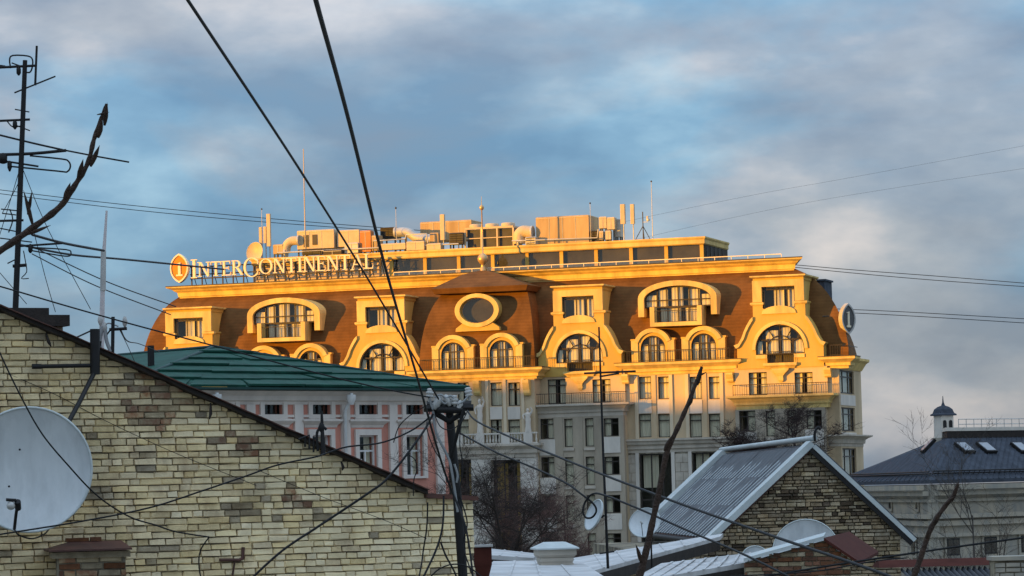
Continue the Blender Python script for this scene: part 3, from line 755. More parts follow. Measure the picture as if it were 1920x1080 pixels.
def dormer_wide(cxp, py):
    y = .9
    cx, z0 = hp(cxp, py, y)
    out = [(cx - 3.5, z0 - .1), (cx - 2.98, z0 - .1), (cx - 2.98, z0 + 1.35)] + arc(cx, z0 + 1.35, 2.98, 1.15, 180, 0, 18) + [(cx + 2.98, z0 - .1), (cx + 3.5, z0 - .1), (cx + 3.5, z0 + 1.45)] + arc(cx, z0 + 1.45, 3.5, 1.5, 0, 180, 18)
    m = hb(); m.slab(out, [], y - .5, 4.6); dm = m.build('dormer', 'trim_sun', hotel)
    y2 = y - .3
    m = hb(); m.slab([(cx - 2.3, z0 - 1.0), (cx + 2.3, z0 - 1.0), (cx + 2.3, z0 + .68), (cx + 1.9, z0 + .68), (cx + 1.9, z0 - .66), (cx - 1.9, z0 - .66), (cx - 1.9, z0 + .68), (cx - 2.3, z0 + .68)], [], y2 - .8, y2 + 1.2); m.build('balcony_box', 'trim_sun', dm)
    glazing(dm, cx, 2.97, z0 + .66, z0 + 1.35, 1.14, y2, (-.62, -.34, 0, .34, .62), (.62,), fan=0, cur=((-.95, -.66), (-.58, -.3), (-.2, .14), (.3, .64), (.7, .97)))
    m = hb(); bars(m, cx - 1.9, cx + 1.9, z0 - .66, z0 + .66, y2 + .15, vs=(.25, .5, .75)); m.build('window_bars', 'bronze', dm)
    m = hb(); m.add([(cx - 1.9, y2 + .2, z0 - .66), (cx + 1.9, y2 + .2, z0 - .66), (cx + 1.9, y2 + .2, z0 + .66), (cx - 1.9, y2 + .2, z0 + .66)], [(0, 1, 2, 3)]); m.build('pane', 'pane', dm)
    m = hb(); curtain(m, cx - 1.6, cx + .2, z0 - .66, z0 + .66, y2 + .30); curtain(m, cx + .6, cx + 1.7, z0 - .66, z0 + .66, y2 + .30); m.build('curtain', 'curtain', dm)
    m = hb(); m.add([(cx - 1.9, y2 + .75, z0 - .66), (cx + 1.9, y2 + .75, z0 - .66), (cx + 1.9, y2 + .75, z0 + .66), (cx - 1.9, y2 + .75, z0 + .66)], [(0, 1, 2, 3)]); m.build('lining', 'interior', dm)
    m = hb(); m.box(cx - 1.9, cx + 1.9, y2 - .72, y2 - .68, z0 + .3, z0 + .36)
    for k in range(20): m.box(cx - 1.9 + 3.8 * k / 19 - .012, cx - 1.9 + 3.8 * k / 19 + .012, y2 - .71, y2 - .69, z0 - .66, z0 + .3)
    m.build('railing', 'bronze', dm)
dormer_wide(535.5, 620)
dormer_wide(1273, 590)

def dormer_small(cxp, py, y):
    cx, z0 = hp(cxp, py, y)
    out = [(cx - 1.9, z0 - .1), (cx + 1.9, z0 - .1), (cx + 1.9, z0 + 2.0), (cx + 2.0, z0 + 2.05), (cx + 2.0, z0 + 2.18), (cx + 1.62, z0 + 2.18)] + arc(cx, z0 + 1.75, 1.58, 1.32, 12, 168, 14) + [(cx - 1.62, z0 + 2.18), (cx - 2.0, z0 + 2.18), (cx - 2.0, z0 + 2.05), (cx - 1.9, z0 + 2.0)]
    m = hb(); m.slab(out, [archpoly(cx, 1.1, z0, z0 + 1.35, 1.08)], y, 3.2); dm = m.build('dormer', 'stucco_sun', hotel)
    m = hb(); m.slab(arc(cx, z0 + 1.4, 1.72, 1.66, 20, 160, 14) + arc(cx, z0 + 1.4, 1.36, 1.3, 160, 20, 14), [], y - .16, y - .003); m.build('archivolt', 'trim_sun', dm)
    for s_ in (-1, 1):
        m = hb(); m.box(cx + s_ * 1.62 - .3, cx + s_ * 1.62 + .3, y - .1, y - .004, z0, z0 + 2.0); m.build('pilaster', 'trim_sun', dm)
    glazing(dm, cx, 1.1, z0, z0 + 1.35, 1.08, y - .04, (-.25, .3), (1.6,), cur=((-.97, -.45), (-.35, 0), (.08, .4), (.5, .97)))
for px, py, y in ((850, 694, -1.6), (941, 690, -1.6), (1225, 682, .25), (1320, 678, .25), (495, 712, .25), (583, 708, .25)):
    dormer_small(px, py, y)

# ---- penthouse on the roof
YPH = 6.0
ph0, ph1 = uu(478, 480, YPH), uu(1322, 460, YPH)
zf0, zf1 = zz(1000, 474, YPH), zz(1000, 460, YPH)
m = hb(); m.box(ph0, ph1, YPH, 14, Z_RT + .1, zf0); m.build('penthouse_core', 'interior', hotel)
m = hb(); m.flare(ph0, ph1, YPH - .5, 14, [(.0, zf0 - .01), (.1, zf0 + .08), (.1, zf0 + .4), (.2, zf1 - .12), (.2, zf1)]); m.build('penthouse_roof', 'trim_sun', hotel)
gx0 = uu(736, 500, YPH)
xs = [gx0 + (ph1 - gx0 - .25) * k / 9 for k in range(10)]
for k in range(9):
    m = hb(); m.add([(xs[k] + .15, YPH - .2, Z_RT + .15), (xs[k + 1] - .15, YPH - .2, Z_RT + .15), (xs[k + 1] - .15, YPH - .2, zf0 - .02), (xs[k] + .15, YPH - .2, zf0 - .02)], [(0, 1, 2, 3)]); m.build('pane', 'pane', hotel)
for x in xs:
    m = hb(); m.box(x - .16, x + .16, YPH - .3, YPH - .05, Z_RT + .1, zf0 - .012); m.build('post', 'stucco_sun', hotel)
m = hb(); m.box(ph0, gx0 - .2, YPH - .25, YPH - .02, Z_RT + .1, zf0 - .012); m.build('wall', 'stucco_shade', hotel)
for k in range(5):      # side glazing, facing away from the sun
    m = hb(); m.box(ph1 + .004, ph1 + .06, YPH + .3 + 1.4 * k, YPH + .45 + 1.4 * k, Z_RT + .1, zf0 - .02); m.build('post', 'bronze', hotel)
# glass railing along the terrace edge
g0, g1 = uu(738, 508, 3.4), uu(1465, 477, 3.4)
zt = zz(1200, 488, 3.4)
m = hb(); m.box(g0, g1, 3.38, 3.44, zt - .07, zt)
for k in range(25):
    u = g0 + (g1 - g0) * k / 24; m.box(u - .025, u + .025, 3.385, 3.435, Z_RT + .1, zt - .07)
rl = m.build('terrace_railing', 'sign_white', hotel)
for k in range(24):
    a, b = g0 + (g1 - g0) * k / 24, g0 + (g1 - g0) * (k + 1) / 24
    m = hb(); m.add([(a + .03, 3.41, Z_RT + .15), (b - .03, 3.41, Z_RT + .15), (b - .03, 3.41, zt - .08), (a + .03, 3.41, zt - .08)], [(0, 1, 2, 3)]); m.build('pane', 'pane_rail', rl)

# ---- rooftop sign: separate serif letters on a steel frame, lens-shaped emblem
YS = 3.2
def rcl(x0, x1, y0, y1): return [(x0, y0), (x1, y0), (x1, y1), (x0, y1)]
def ringarc(cx, cy, rx, ry, tx, ty, a0, a1, n=18):
    return arc(cx, cy, rx, ry, a0, a1, n) + arc(cx, cy, rx - tx, ry - ty, a1, a0, n)
def glyph(ch):
    if ch == 'I': return .40, [rcl(.13, .27, .05, .95), rcl(.02, .38, 0, .05), rcl(.02, .38, .95, 1)]
    if ch == 'N': return .92, [rcl(.12, .19, .05, .95), [(.12, 1), (.28, 1), (.80, 0), (.70, 0)], rcl(.73, .80, .0, .95), rcl(.02, .30, 0, .05), rcl(.02, .2, .95, 1), rcl(.62, .90, .95, 1)]
    if ch == 'T': return .78, [rcl(.32, .46, .05, .93), rcl(.03, .75, .93, 1), [(.03, .93), (.08, .93), (.05, .76), (.03, .76)], [(.70, .93), (.75, .93), (.75, .76), (.73, .76)], rcl(.22, .56, 0, .05)]
    if ch == 'E': return .70, [rcl(.12, .25, .06, .94), rcl(.03, .62, .94, 1), rcl(.03, .65, 0, .06), rcl(.25, .52, .48, .54), [(.58, .94), (.62, .94), (.62, .78), (.60, .78)], [(.60, .06), (.65, .06), (.68, .24), (.66, .24)], rcl(.49, .52, .40, .62)]
    if ch == 'R': return .82, [rcl(.12, .25, .05, .95), rcl(.03, .36, 0, .05), rcl(.03, .40, .95, 1), ringarc(.38, .745, .27, .255, .12, .06, -90, 90, 12), rcl(.25, .38, .49, .55), [(.36, .49), (.52, .49), (.84, 0), (.68, 0)]]
    if ch == 'C': return .92, [ringarc(.52, .5, .48, .52, .12, .05, 45, 315, 22), rcl(.83, .87, .66, .92), rcl(.84, .87, .12, .30)]
    if ch == 'O': return .98, [ringarc(.49, .5, .46, .52, .12, .05, 0, 179.9, 14), ringarc(.49, .5, .46, .52, .12, .05, 180, 359.9, 14)]
    if ch == 'A': return .90, [[(.08, 0), (.15, 0), (.47, 1), (.42, 1)], [(.66, 0), (.82, 0), (.50, 1), (.42, 1)], rcl(.22, .66, .30, .36), rcl(.0, .24, -.05, 0), rcl(.56, .9, -.05, 0)]
    if ch == 'L': return .68, [rcl(.12, .25, .06, .95), rcl(.03, .36, .95, 1), rcl(.03, .64, 0, .06), [(.58, .06), (.64, .06), (.67, .26), (.65, .26)]]
sign = thing('rooftop_sign', 'row of pale serif capital letters with orange lens-shaped emblem on roof edge', 'sign', M=HM @ Matrix.Translation((uu(357, 515, YS), YS, Z_RT + .1)))
word = 'INTERCONTINENTAL'
ua, ub = uu(357, 505, YS), uu(700, 490, YS)
zl = zz(520, 512, YS)
wid = [(glyph(c)[0] * (1.22 if i in (0, 5) else 1)) for i, c in enumerate(word)]
k_ = (ub - ua) / (sum(wid))
hgt_ = 1.34
x = ua
for i, c in enumerate(word):
    w_, polys = glyph(c); big = i in (0, 5)
    sc_ = k_ * (1.22 if big else 1); hh = hgt_ * (1.28 if big else 1); zo = zl - (.22 if big and i else .1 if big else 0)
    m = hb()
    for j, p in enumerate(polys):
        q = [(x + a * sc_, zo + b * hh) for a, b in p]
        m.slab(q, [], YS - .004 * j, YS + .22 + .004 * j)
    m.build('letter_' + c.lower(), 'sign_white', sign)
    x += w_ * sc_
m = hb()
for z in (zl - .12, zl + .25, zl + .95): m.box(ua - .2, ub + .6, YS + .35, YS + .45, z - .05, z + .05)
n_ = 18
for k in range(n_ + 1):
    u = ua - .1 + (ub - ua + .6) * k / n_
    m.box(u - .05, u + .05, YS + .46, YS + .56, Z_RT + .1, zl + 1.0)
    m.tube([(u, YS + .5, zl + .9), (u, YS + 1.6, Z_RT + .1)], .04, 4)
m.build('sign_frame', 'bronze', sign)
def lens(cx, cz, rx, rz, n=12):
    a = math.atan2(rx, rz); Rr = (rx * rx + rz * rz) / (2 * rx); t0 = math.asin(rz / Rr)
    right = [(cx - (Rr - rx) + Rr * math.cos(-t0 + 2 * t0 * i / n), cz + Rr * math.sin(-t0 + 2 * t0 * i / n)) for i in range(n + 1)]
    left = [(2 * cx - p[0], p[1]) for p in right[::-1][1:-1]]
    return right + left
ec, ez = hp(336.5, 503, YS); rx, rz = 18.5 / 20.9, 28 / 20.9
m = hb(); m.slab(lens(ec, ez, rx * .9, rz * .9), [], YS - .05, YS + .3); em = m.build('emblem', 'sign_orange', sign)
m = hb(); m.slab(lens(ec, ez, rx, rz), [lens(ec, ez, rx * .88, rz * .88)], YS - .14, YS + .34); m.build('emblem_rim', 'sign_white', em)
def letter_i(mb, cx, cz, w, h_, y0, y1):
    mb.slab([(cx - w * .2, cz - h_ * .38), (cx + w * .2, cz - h_ * .38), (cx + w * .2, cz + h_ * .36), (cx - w * .2, cz + h_ * .36)], [], y0, y1)
    mb.slab(rcl(cx - w * .5, cx + w * .5, cz - h_ * .5, cz - h_ * .38), [], y0 - .004, y1); mb.slab([(cx - w * .5, cz + h_ * .40), (cx + w * .2, cz + h_ * .362), (cx + w * .2, cz + h_ * .5)], [], y0 - .008, y1)
m = hb(); letter_i(m, ec + .03, ez - .1, .62, 1.25, YS - .14, YS - .052); m.build('emblem_letter', 'sign_white', em)

YE = 1.2
ec, ez = hp(1589, 598, YE); EMt = HM @ Matrix.Translation((ec, YE, ez)) @ Matrix.Rotation(R(50), 4, 'Z')
em2 = thing('emblem_sign', 'grey lens-shaped emblem sign in shade at right end of mansard roof', 'sign', M=EMt)
rx, rz = 16.5 / 22.3, 29.5 / 22.3
m = MB(EMt); m.slab(lens(0, 0, rx * .86, rz * .9), [], -.1, .25); m.build('emblem_plate', 'sign_grey', em2)
m = MB(EMt); m.slab(lens(0, 0, rx, rz), [lens(0, 0, rx * .84, rz * .88)], -.2, .3); m.build('emblem_rim', 'zinc', em2)
m = MB(EMt); letter_i(m, 0, -.05, .42, 1.35, -.2, -.102); m.build('emblem_letter', 'sign_white', em2)
m = MB(EMt); m.tube([(0, .2, .3), (-1.4, 1.6, .3)], .05, 5); m.tube([(0, .2, -.4), (-1.2, 1.4, -.4)], .05, 5); m.build('bracket', 'dark_metal', em2)

# ---- plant on the penthouse roof
ZR = zf1
def hthing(name, label, cat, px, y=8.0, group=None):
    return thing(name, label, cat, group=group or 'plant and aerials on the hotel roof', M=HM @ Matrix.Translation((uu(px, 450, y), y, ZR)))
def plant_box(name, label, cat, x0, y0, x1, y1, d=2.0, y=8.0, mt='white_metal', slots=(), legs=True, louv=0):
    u0, u1, z0, z1 = hr(x0, y0, x1, y1, y)
    z0 = max(z0, ZR + .1)
    t = hthing(name, label, cat, (x0 + x1) / 2, y)
    b = .06
    m = hb(); m.loft([[(u0, y, z0), (u1, y, z0), (u1, y + d, z0), (u0, y + d, z0)], [(u0, y, z1 - b), (u1, y, z1 - b), (u1, y + d, z1 - b), (u0, y + d, z1 - b)], [(u0 + b, y + b, z1), (u1 - b, y + b, z1), (u1 - b, y + d - b, z1), (u0 + b, y + d - b, z1)]])
    bd = m.build('casing', mt, t)
    m = hb(); n = max(2, int((u1 - u0) / 1.0))
    for k in range(1, n): u = u0 + (u1 - u0) * k / n; m.box(u - .02, u + .02, y - .025, y - .002, z0 + .03, z1 - .1)
    m.box(u0 + .02, u1 - .02, y - .03, y - .004, z1 - .16, z1 - .12)
    m.build('seam', 'zinc' if mt != 'dark_metal' else 'bronze', bd)
    for a, b_, c, e in slots:
        m = hb(); m.box(u0 + (u1 - u0) * a, u0 + (u1 - u0) * b_, y - .05, y - .006, z0 + (z1 - z0) * c, z0 + (z1 - z0) * e); m.build('grille', 'dark_metal', bd)
    for k in range(louv):
        z = z0 + (z1 - z0) * (k + .5) / louv; m = hb(); m.box(u0 + .1, u1 - .1, y - .08, y - .008, z - .03, z + .03); m.build('louvre', 'iron', bd)
    m = hb()
    for u in (u0 + .1, u1 - .1):
        for yy in (y + .1, y + d - .1): m.box(u - .06, u + .06, yy - .06, yy + .06, ZR, z0)
    if legs and z0 > ZR + .05: m.build('foot', 'dark_metal', t)
    return t
plant_box('air_unit', 'boxy pale ventilation unit with two dark grilles, above the sign letters', 'ventilation unit', 557, 431, 626, 466, 2.4, slots=((.18, .32, .1, .75), (.42, .55, .2, .75)))
plant_box('air_unit', 'pale duct box right of the two-grille unit on hotel roof', 'ventilation unit', 632, 431, 673, 462, 2.0, 8.3)
plant_box('service_cabinet', 'upright orange cabinet among roof units above the sign', 'cabinet', 675, 432, 695, 472, .9, 7.6, mt='orange_panel')
plant_box('louvre_box', 'dark louvred box beside the grey duct on hotel roof', 'ventilation unit', 713, 426, 742, 447, 1.5, 8.6, mt='dark_metal', louv=7)
plant_box('air_unit', 'low wide pale unit at roof edge left of a square white one', 'ventilation unit', 711, 456, 760, 468, .9, 7.0)
plant_box('air_unit', 'square white unit low on the roof edge', 'ventilation unit', 762, 452, 795, 469, .9, 7.0)
plant_box('air_unit', 'small cream unit right of the square white one on roof edge', 'ventilation unit', 800, 456, 826, 468, .9, 7.0)
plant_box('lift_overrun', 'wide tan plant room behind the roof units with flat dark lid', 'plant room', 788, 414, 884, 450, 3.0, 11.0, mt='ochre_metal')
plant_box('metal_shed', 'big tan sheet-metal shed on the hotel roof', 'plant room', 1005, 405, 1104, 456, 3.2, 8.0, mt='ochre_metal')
plant_box('air_unit', 'left of two small white boxes beside the tan shed', 'ventilation unit', 1123, 406, 1137, 428, .8, 8.0)
plant_box('air_unit', 'right of two small white boxes beside the tan shed', 'ventilation unit', 1138, 407, 1152, 430, .8, 8.0)
plant_box('junction_cabinet', 'left small white cabinet below the two white boxes', 'cabinet', 1122, 433, 1131, 449, .5, 7.6)
plant_box('junction_cabinet', 'right small white cabinet below the two white boxes', 'cabinet', 1134, 432, 1145, 449, .5, 7.6)
plant_box('service_cabinet', 'grey box standing behind the paired panel aerials', 'cabinet', 1152, 410, 1164, 444, .8, 8.6, mt='zinc')
for lb, x0, y0, x1, y1, yy, mt_, lv in (('dark low box under the two-grille unit', 566, 466, 604, 477, 7.2, 'dark_metal', 3), ('squat grey box in front of the pale duct box', 646, 455, 671, 474, 7.3, 'zinc', 0), ('narrow tan locker right of the orange cabinet', 697, 441, 711, 470, 7.5, 'ochre_metal', 0),
        ('brown crate left of the slim white aerial', 806, 436, 822, 456, 7.8, 'ochre_metal', 0), ('dark louvred unit left of the chiller frame', 842, 436, 868, 458, 7.6, 'dark_metal', 5), ('small grey unit before the tan shed', 985, 444, 1004, 458, 7.2, 'zinc', 3), ('low tan unit under the curved duct at plant left end', 512, 458, 530, 476, 7.6, 'ochre_metal', 0), ('dark box right of the curved duct behind the sign', 606, 468, 640, 478, 6.9, 'bronze', 0),
        ('low dark unit right of the tan shed', 1106, 432, 1121, 450, 8.2, 'dark_metal', 4)):
    plant_box('roof_unit', lb, 'ventilation unit', x0, y0, x1, y1, 1.0, yy, mt=mt_, louv=lv)
# pipe runs across the plant
for lb, pts_ in (('long thin pipe run along the front of the roof plant', [(520, 474), (600, 470), (720, 464), (860, 457)]), ('thin bent pipe over the low units left of the chiller', [(700, 452), (760, 448), (762, 440), (800, 438), (802, 455)]), ('thin pipe run in front of the tan shed', [(960, 452), (1040, 449), (1120, 446), (1122, 430)])):
    t = hthing('roof_pipe', lb, 'pipe', pts_[0][0], 7.2); m = hb(); m.tube([(uu(a, b, 7.2), 7.2, zz(a, b, 7.2)) for a, b in pts_], .07, 6); pi_ = m.build('pipe', 'zinc', t)
    m = hb()
    for a, b in pts_: u = uu(a, b, 7.2); m.box(u - .04, u + .04, 7.16, 7.24, ZR, zz(a, b, 7.2))
    m.build('pipe_stand', 'dark_metal', t)
# rounded ducts
def duct(label, pxs, y, r, mt='white_metal'):
    t = hthing('roof_duct', label, 'duct', pxs[0][0], y)
    p = [(uu(a, b, y), y, zz(a, b, y)) for a, b in pxs]
    m = hb(); m.tube(smooth_path(p, 5), r, 12); dd = m.build('duct', mt, t)
    for q in (p[0], p[-1]):
        m = hb(); m.lathe([(r + .08, -.08), (r + .08, .08)], q, 12, 'x'); m.build('flange', 'zinc', dd)
duct('curved pale duct at the left end of the roof plant', [(536, 474), (538, 460), (547, 452), (560, 451)], 8.0, .42)
duct('long grey duct sloping behind the square white unit', [(742, 436), (765, 436), (785, 447), (822, 448)], 8.8, .45, 'zinc')
duct('fat pale duct elbow between the chiller and the tan shed', [(974, 457), (974, 441), (982, 434), (998, 436)], 8.0, .55)
# chiller with fans
u0, u1, z0, z1 = hr(872, 425, 962, 458, 8.0); z0 = ZR + .05
t = hthing('chiller', 'open-framed chiller with round fans on top, beside fat duct', 'ventilation unit', 917)
m = hb(); m.box(u0, u1, 8.0, 8.12, z1 - .18, z1); m.box(u0, u1, 8.0, 8.12, z0, z0 + .12); m.box(u0, u1, 10, 10.12, z1 - .18, z1)
for k in range(4): u = u0 + (u1 - u0) * k / 3; m.box(u - .07, u + .07, 8.001, 8.119, z0 + .12, z1 - .18); m.box(u - .07, u + .07, 8.12, 10, z1 - .17, z1 - .01)
m.box(u0, u1, 8.02, 8.1, (z0 + z1) / 2 - .04, (z0 + z1) / 2 + .04)
fr_ = m.build('frame', 'white_metal', t)
m = hb(); m.box(u0 + .1, u1 - .1, 8.3, 9.9, z0, z1 - .2); m.build('coil', 'dark_metal', t)
for k in range(3):
    u = u0 + (u1 - u0) * (k + .5) / 3; m = hb(); m.lathe([(.62, z1), (.62, z1 + .3), (.5, z1 + .36), (.42, z1 + .2)], (u, 9.0, 0), 14); m.build('fan_housing', 'white_metal', t)
# aerial panels, masts
def aerial(label, px, py0, py1, w, y=7.6, cat='aerial', base=None):
    u = uu(px, (py0 + py1) / 2, y); z0, z1 = zz(px, py1, y), zz(px, py0, y)
    t = hthing('panel_aerial', label, cat, px, y)
    m = hb(); r_ = w / 2
    m.loft([[(u - r_, y, z), (u - r_ * .7, y - .12, z), (u + r_ * .7, y - .12, z), (u + r_, y, z), (u + r_ * .7, y + .1, z), (u - r_ * .7, y + .1, z)] for z in (z0, z1)]); m.build('panel', 'white_metal', t)
    m = hb(); m.tube([(u, y + .18, ZR), (u, y + .18, z1 - .1)], .05, 6); m.box(u - .04, u + .04, y + .1, y + .18, z0 + .2, z0 + .3); m.box(u - .04, u + .04, y + .1, y + .18, z1 - .4, z1 - .3); m.build('mast', 'zinc', t)
aerial('short panel aerial, leftmost of three above the sign', 489, 426, 458, .36)
aerial('short panel aerial, middle of three above the sign', 497, 425, 456, .34)
aerial('tall panel aerial, rightmost of three above the sign', 504, 401, 462, .46)
aerial('slim tall white aerial in front of the tan plant room', 830, 402, 450, .5)
aerial('left of two tall white aerials near roof right end', 1168, 383, 420, .5)
aerial('right of two tall white aerials near roof right end', 1186, 383, 420, .42)
def mast(label, px, py0, py1, r=.04, top=0, y=8.0, mt='zinc', x1=None):
    y_ = y; t = hthing('lightning_rod', label, 'mast', px, y_)
    u = uu(px, py1, y_); z1 = zz(px, py0, y_)
    m = hb(); m.tube([(u, y_, ZR), (u, y_, z1)], [r, r * .6], 5); m.lathe([(r * 3, ZR), (r * 3, ZR + .1)], (u, y_, 0), 6); s_ = m.build('rod', mt, t)
    if top: m = hb(); m.lathe([(.01, z1 - top), (top, z1), (.01, z1 + top)], (u, y_, 0), 8); m.build('tip', 'dark_metal', s_)
mast('tall thin white rod on hotel roof above the sign', 572, 279, 430, .07, 0, mt='white_metal')
mast('thin rod with dark knob above the long grey duct', 743, 390, 430, .03, .12)
mast('thin rod with dark knob near the tan shed right edge', 1107, 381, 405, .03, .1)
mast('tall thin dark rod right of the two white aerials', 1224, 340, 445, .04, .1)
mast('thin rod with dark knob beside the tallest panel aerial', 492, 392, 460, .03, .1)
t = hthing('weather_mast', 'small tripod mast with instruments right of the white aerials', 'mast', 1206)
u = uu(1206, 440, 8); z1 = zz(1206, 397, 8)
m = hb(); m.tube([(u, 8, ZR), (u, 8, z1)], .05, 5)
for k in range(3): m.tube([(u, 8, ZR + 1.4), (u + math.cos(k * 2.1 + 3) * .9, 8 + math.sin(k * 2.1 + 3) * .9, ZR)], .035, 5)
m.build('mast', 'dark_metal', t)
m = hb(); m.box(u, u + .5, 7.97, 8.03, z1 - .95, z1 - .9); m.lathe([(.14, -.1), (.18, 0), (.14, .1)], (u + .5, 8, z1 - .75), 8); m.box(u + .35, u + .5, 7.9, 8.1, z1 - .7, z1 - .4); m.build('instrument', 'zinc', t)
# roof dish
def dishobj(name, label, centre, rad, normal, mt='dish', depth=.16, parent=None, n=24, lnb=True, mount=None):
    nv = Vector(normal).normalized(); q = nv.to_track_quat('Z', 'Y').to_matrix().to_4x4()
    M = Matrix.Translation(centre) @ q
    t = thing(name, label, 'satellite dish', M=M, group='satellite dishes')
    m = MB(M); prof = [(rad * k / 7, depth * rad * (k / 7) ** 2 * 2) for k in range(8)]
    back = [(rad * k / 7, depth * rad * (k / 7) ** 2 * 2 - .03) for k in range(7, -1, -1)]
    m.lathe([(max(a, .002), b) for a, b in prof] + [(rad * 1.012, depth * rad * 2 + .006), (rad * 1.018, depth * rad * 2 - .016)] + [(max(a, .002), b) for a, b in back], (0, 0, 0), n)
    rf_ = m.build('reflector', mt, t)
    m = MB(M); m.tube([(rad * math.cos(2 * PI * k / n), rad * math.sin(2 * PI * k / n), depth * rad * 2) for k in range(n + 1)], max(.012, rad * .02), 6); m.build('rim', 'tin_trim', rf_)
    if lnb:
        m = MB(M); dn = (M.to_3x3().inverted() @ Vector((0, 0, -1))); dn.z = 0; dn.normalize()
        a = dn * rad * .98; a.z = depth * rad * 2; f_ = Vector((dn.x * rad * .35, dn.y * rad * .35, rad * 1.0))
        m.tube([a, f_], rad * .022, 6); m.build('arm', 'iron', t)
        m = MB(M); m.tube([f_ + Vector((0, 0, .05)), f_ - Vector((dn.x * .02, dn.y * .02, rad * .16))], rad * .06, 8); m.build('feed_horn', 'ceramic', t)
    if mount:
        m = MB(); m.tube([M @ Vector((0, 0, -.02))] + list(mount), max(.02, rad * .035), 6); m.build('mount', 'iron', t)
    return t
u, z = hp(481, 474, 7.6)
p = HM @ Vector((u, 7.6, z))
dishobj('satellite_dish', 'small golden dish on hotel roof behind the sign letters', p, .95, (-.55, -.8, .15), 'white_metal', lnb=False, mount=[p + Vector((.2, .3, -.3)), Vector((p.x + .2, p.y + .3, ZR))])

# ================================================================== PINK HOUSE with green tin roof
PM = frame(600, 760, 150, 45)
pink = thing('pink_house', 'pink and white plaster house with green tin roof behind the brick gable', 'house', M=PM)
def pb_(): return MB(PM)
def pp(px, py, y=0.0): return hit(PM, px, py, y)
def pr(x0, y0, x1, y1, y=0.0): return rect(PM, x0, y0, x1, y1, y)
zE = pp(600, 742)[1]; uL = pp(235, 735)[0]; uRt = pp(838, 735)[0]
holes = []; att = []; low = []
for a, b in ((404, 440), (494, 529), (584, 619), (671, 706), (759, 792)):
    att.append(pr(a, 751, b, 777)); low.append(pr(a + 1, 816, b, 893))
att.append(pr(314, 751, 351, 777))
holes = [rc(*w) for w in att] + [rc(*w) for w in low]
m = pb_(); m.slab(rc(uL, uRt, 0, zE), holes, 0, .5); m.build('wall', 'pink', pink)
m = pb_(); m.box(uL + .1, uRt - .1, .9, 9, 0, zE); m.box(uRt - .5, uRt, .502, 9.5, 0, zE); m.build('core', 'interior', pink)
for k, w in enumerate(att):
    u0, u1, z0, z1 = w
    m = pb_(); m.slab(rc(u0 - .25, u1 + .25, z0 - .2, z1 + .22), [rc(u0, u1, z0, z1)], -.1, -.003); s_ = m.build('window_surround', 'lilac_white', pink)
    m = pb_(); bars(m, u0, u1, z0, z1, .2, w=.05, vs=(.5,)); m.build('window_bars', 'iron', s_)
    m = pb_(); m.add([(u0, .28, z0), (u1, .28, z0), (u1, .28, z1), (u0, .28, z1)], [(0, 1, 2, 3)]); m.build('pane', 'pane', s_)
    m = pb_(); m.box(u0 - .35, u1 + .35, -.16, -.004, z0 - .34, z0 - .21); m.build('sill', 'lilac_white', s_)
for w in low:
    u0, u1, z0, z1 = w
    m = pb_(); m.slab(rc(u0 - .25, u1 + .25, z0 - .1, z1 + .28), [rc(u0, u1, z0, z1)], -.12, -.003); s_ = m.build('window_surround', 'lilac_white', pink)
    m = pb_(); bars(m, u0, u1, z0, z1, .15, w=.08, hs=(.62,)); m.box((u0 + u1) / 2 - .04, (u0 + u1) / 2 + .04, .16, .24, z0 + .08, z0 + (z1 - z0) * .6); m.build('window_bars', 'pvc', s_)
    m = pb_(); m.add([(u0, .22, z0), (u1, .22, z0), (u1, .22, z1), (u0, .22, z1)], [(0, 1, 2, 3)]); m.build('pane', 'pane', s_)
    m = pb_()
    for a, b in ((.05, .35), (.62, .95)):
        q0, q1 = u0 + (u1 - u0) * a, u0 + (u1 - u0) * b; n = 10
        m.add([(q0 + (q1 - q0) * i / n, .42 + .04 * math.sin(i * 1.9), z) for i in range(n + 1) for z in (z0, z1)], [(2 * i, 2 * i + 2, 2 * i + 3, 2 * i + 1) for i in range(n)], True)
    m.build('curtain', 'curtain', s_)
    m = pb_(); zt = z1 + .36
    m.flare(u0 - .42, u1 + .42, 0, .02, [(.02, zt), (.06, zt + .12), (.2, zt + .25), (.25, zt + .3), (.25, zt + .36), (.02, zt + .42)]); m.build('hood', 'lilac_white', s_)
for px in (380, 468, 558, 646, 735, 822):
    u = pp(px, 800)[0]; m = pb_(); m.box(u - .26, u + .26, -.14, -.002, 0, zE - .42); m.build('pilaster', 'lilac_white', pink)
z_ = pp(640, 780)[1]
m = pb_(); m.box(uL, uRt, -.09, -.0015, z_ - .06, z_ + .06); m.build('string_course', 'lilac_white', pink)
m = pb_(); m.flare(uL, uRt, 0, 9, [(.05, zE - .42), (.08, zE - .3), (.2, zE - .22), (.25, zE - .02), (.42, zE + .1), (.5, zE + .2)]); m.build('cornice', 'lilac_white', pink)
# roof in overlapping rows of tin sheets: front hip
zr0 = zE + .22
uC = (uL + uRt) / 2
apx = pp(402, 652, (uRt - uL) / 2 * .66)
dB = (uRt - uL) / 2 * .66; zA = apx[1]; uA_ = apx[0]
m = pb_(); m.flare(uL, uRt, 0, 12, [(.3, zE + .12), (.5, zE + .21), (.75, zr0), (.85, zr0 + .03), (.85, zr0 + .12)]); m.build('eave_board', 'green_dark', pink)
m = pb_(); e = .78
A0, A1, AP = Vector((uL - e, -e, zr0 + .14)), Vector((uRt + e, -e, zr0 + .14)), Vector((uA_, dB, zA))
B0, B1, BP = Vector((uL - e, 14, zr0 + .14)), Vector((uRt + e, 14, zr0 + .14)), Vector((uA_, 14, zA))
m.add([A0, A1, AP, B0, B1, BP], [(0, 1, 2), (0, 2, 5, 3), (1, 4, 5, 2)]); rf = m.build('roof', 'green_tin', pink)
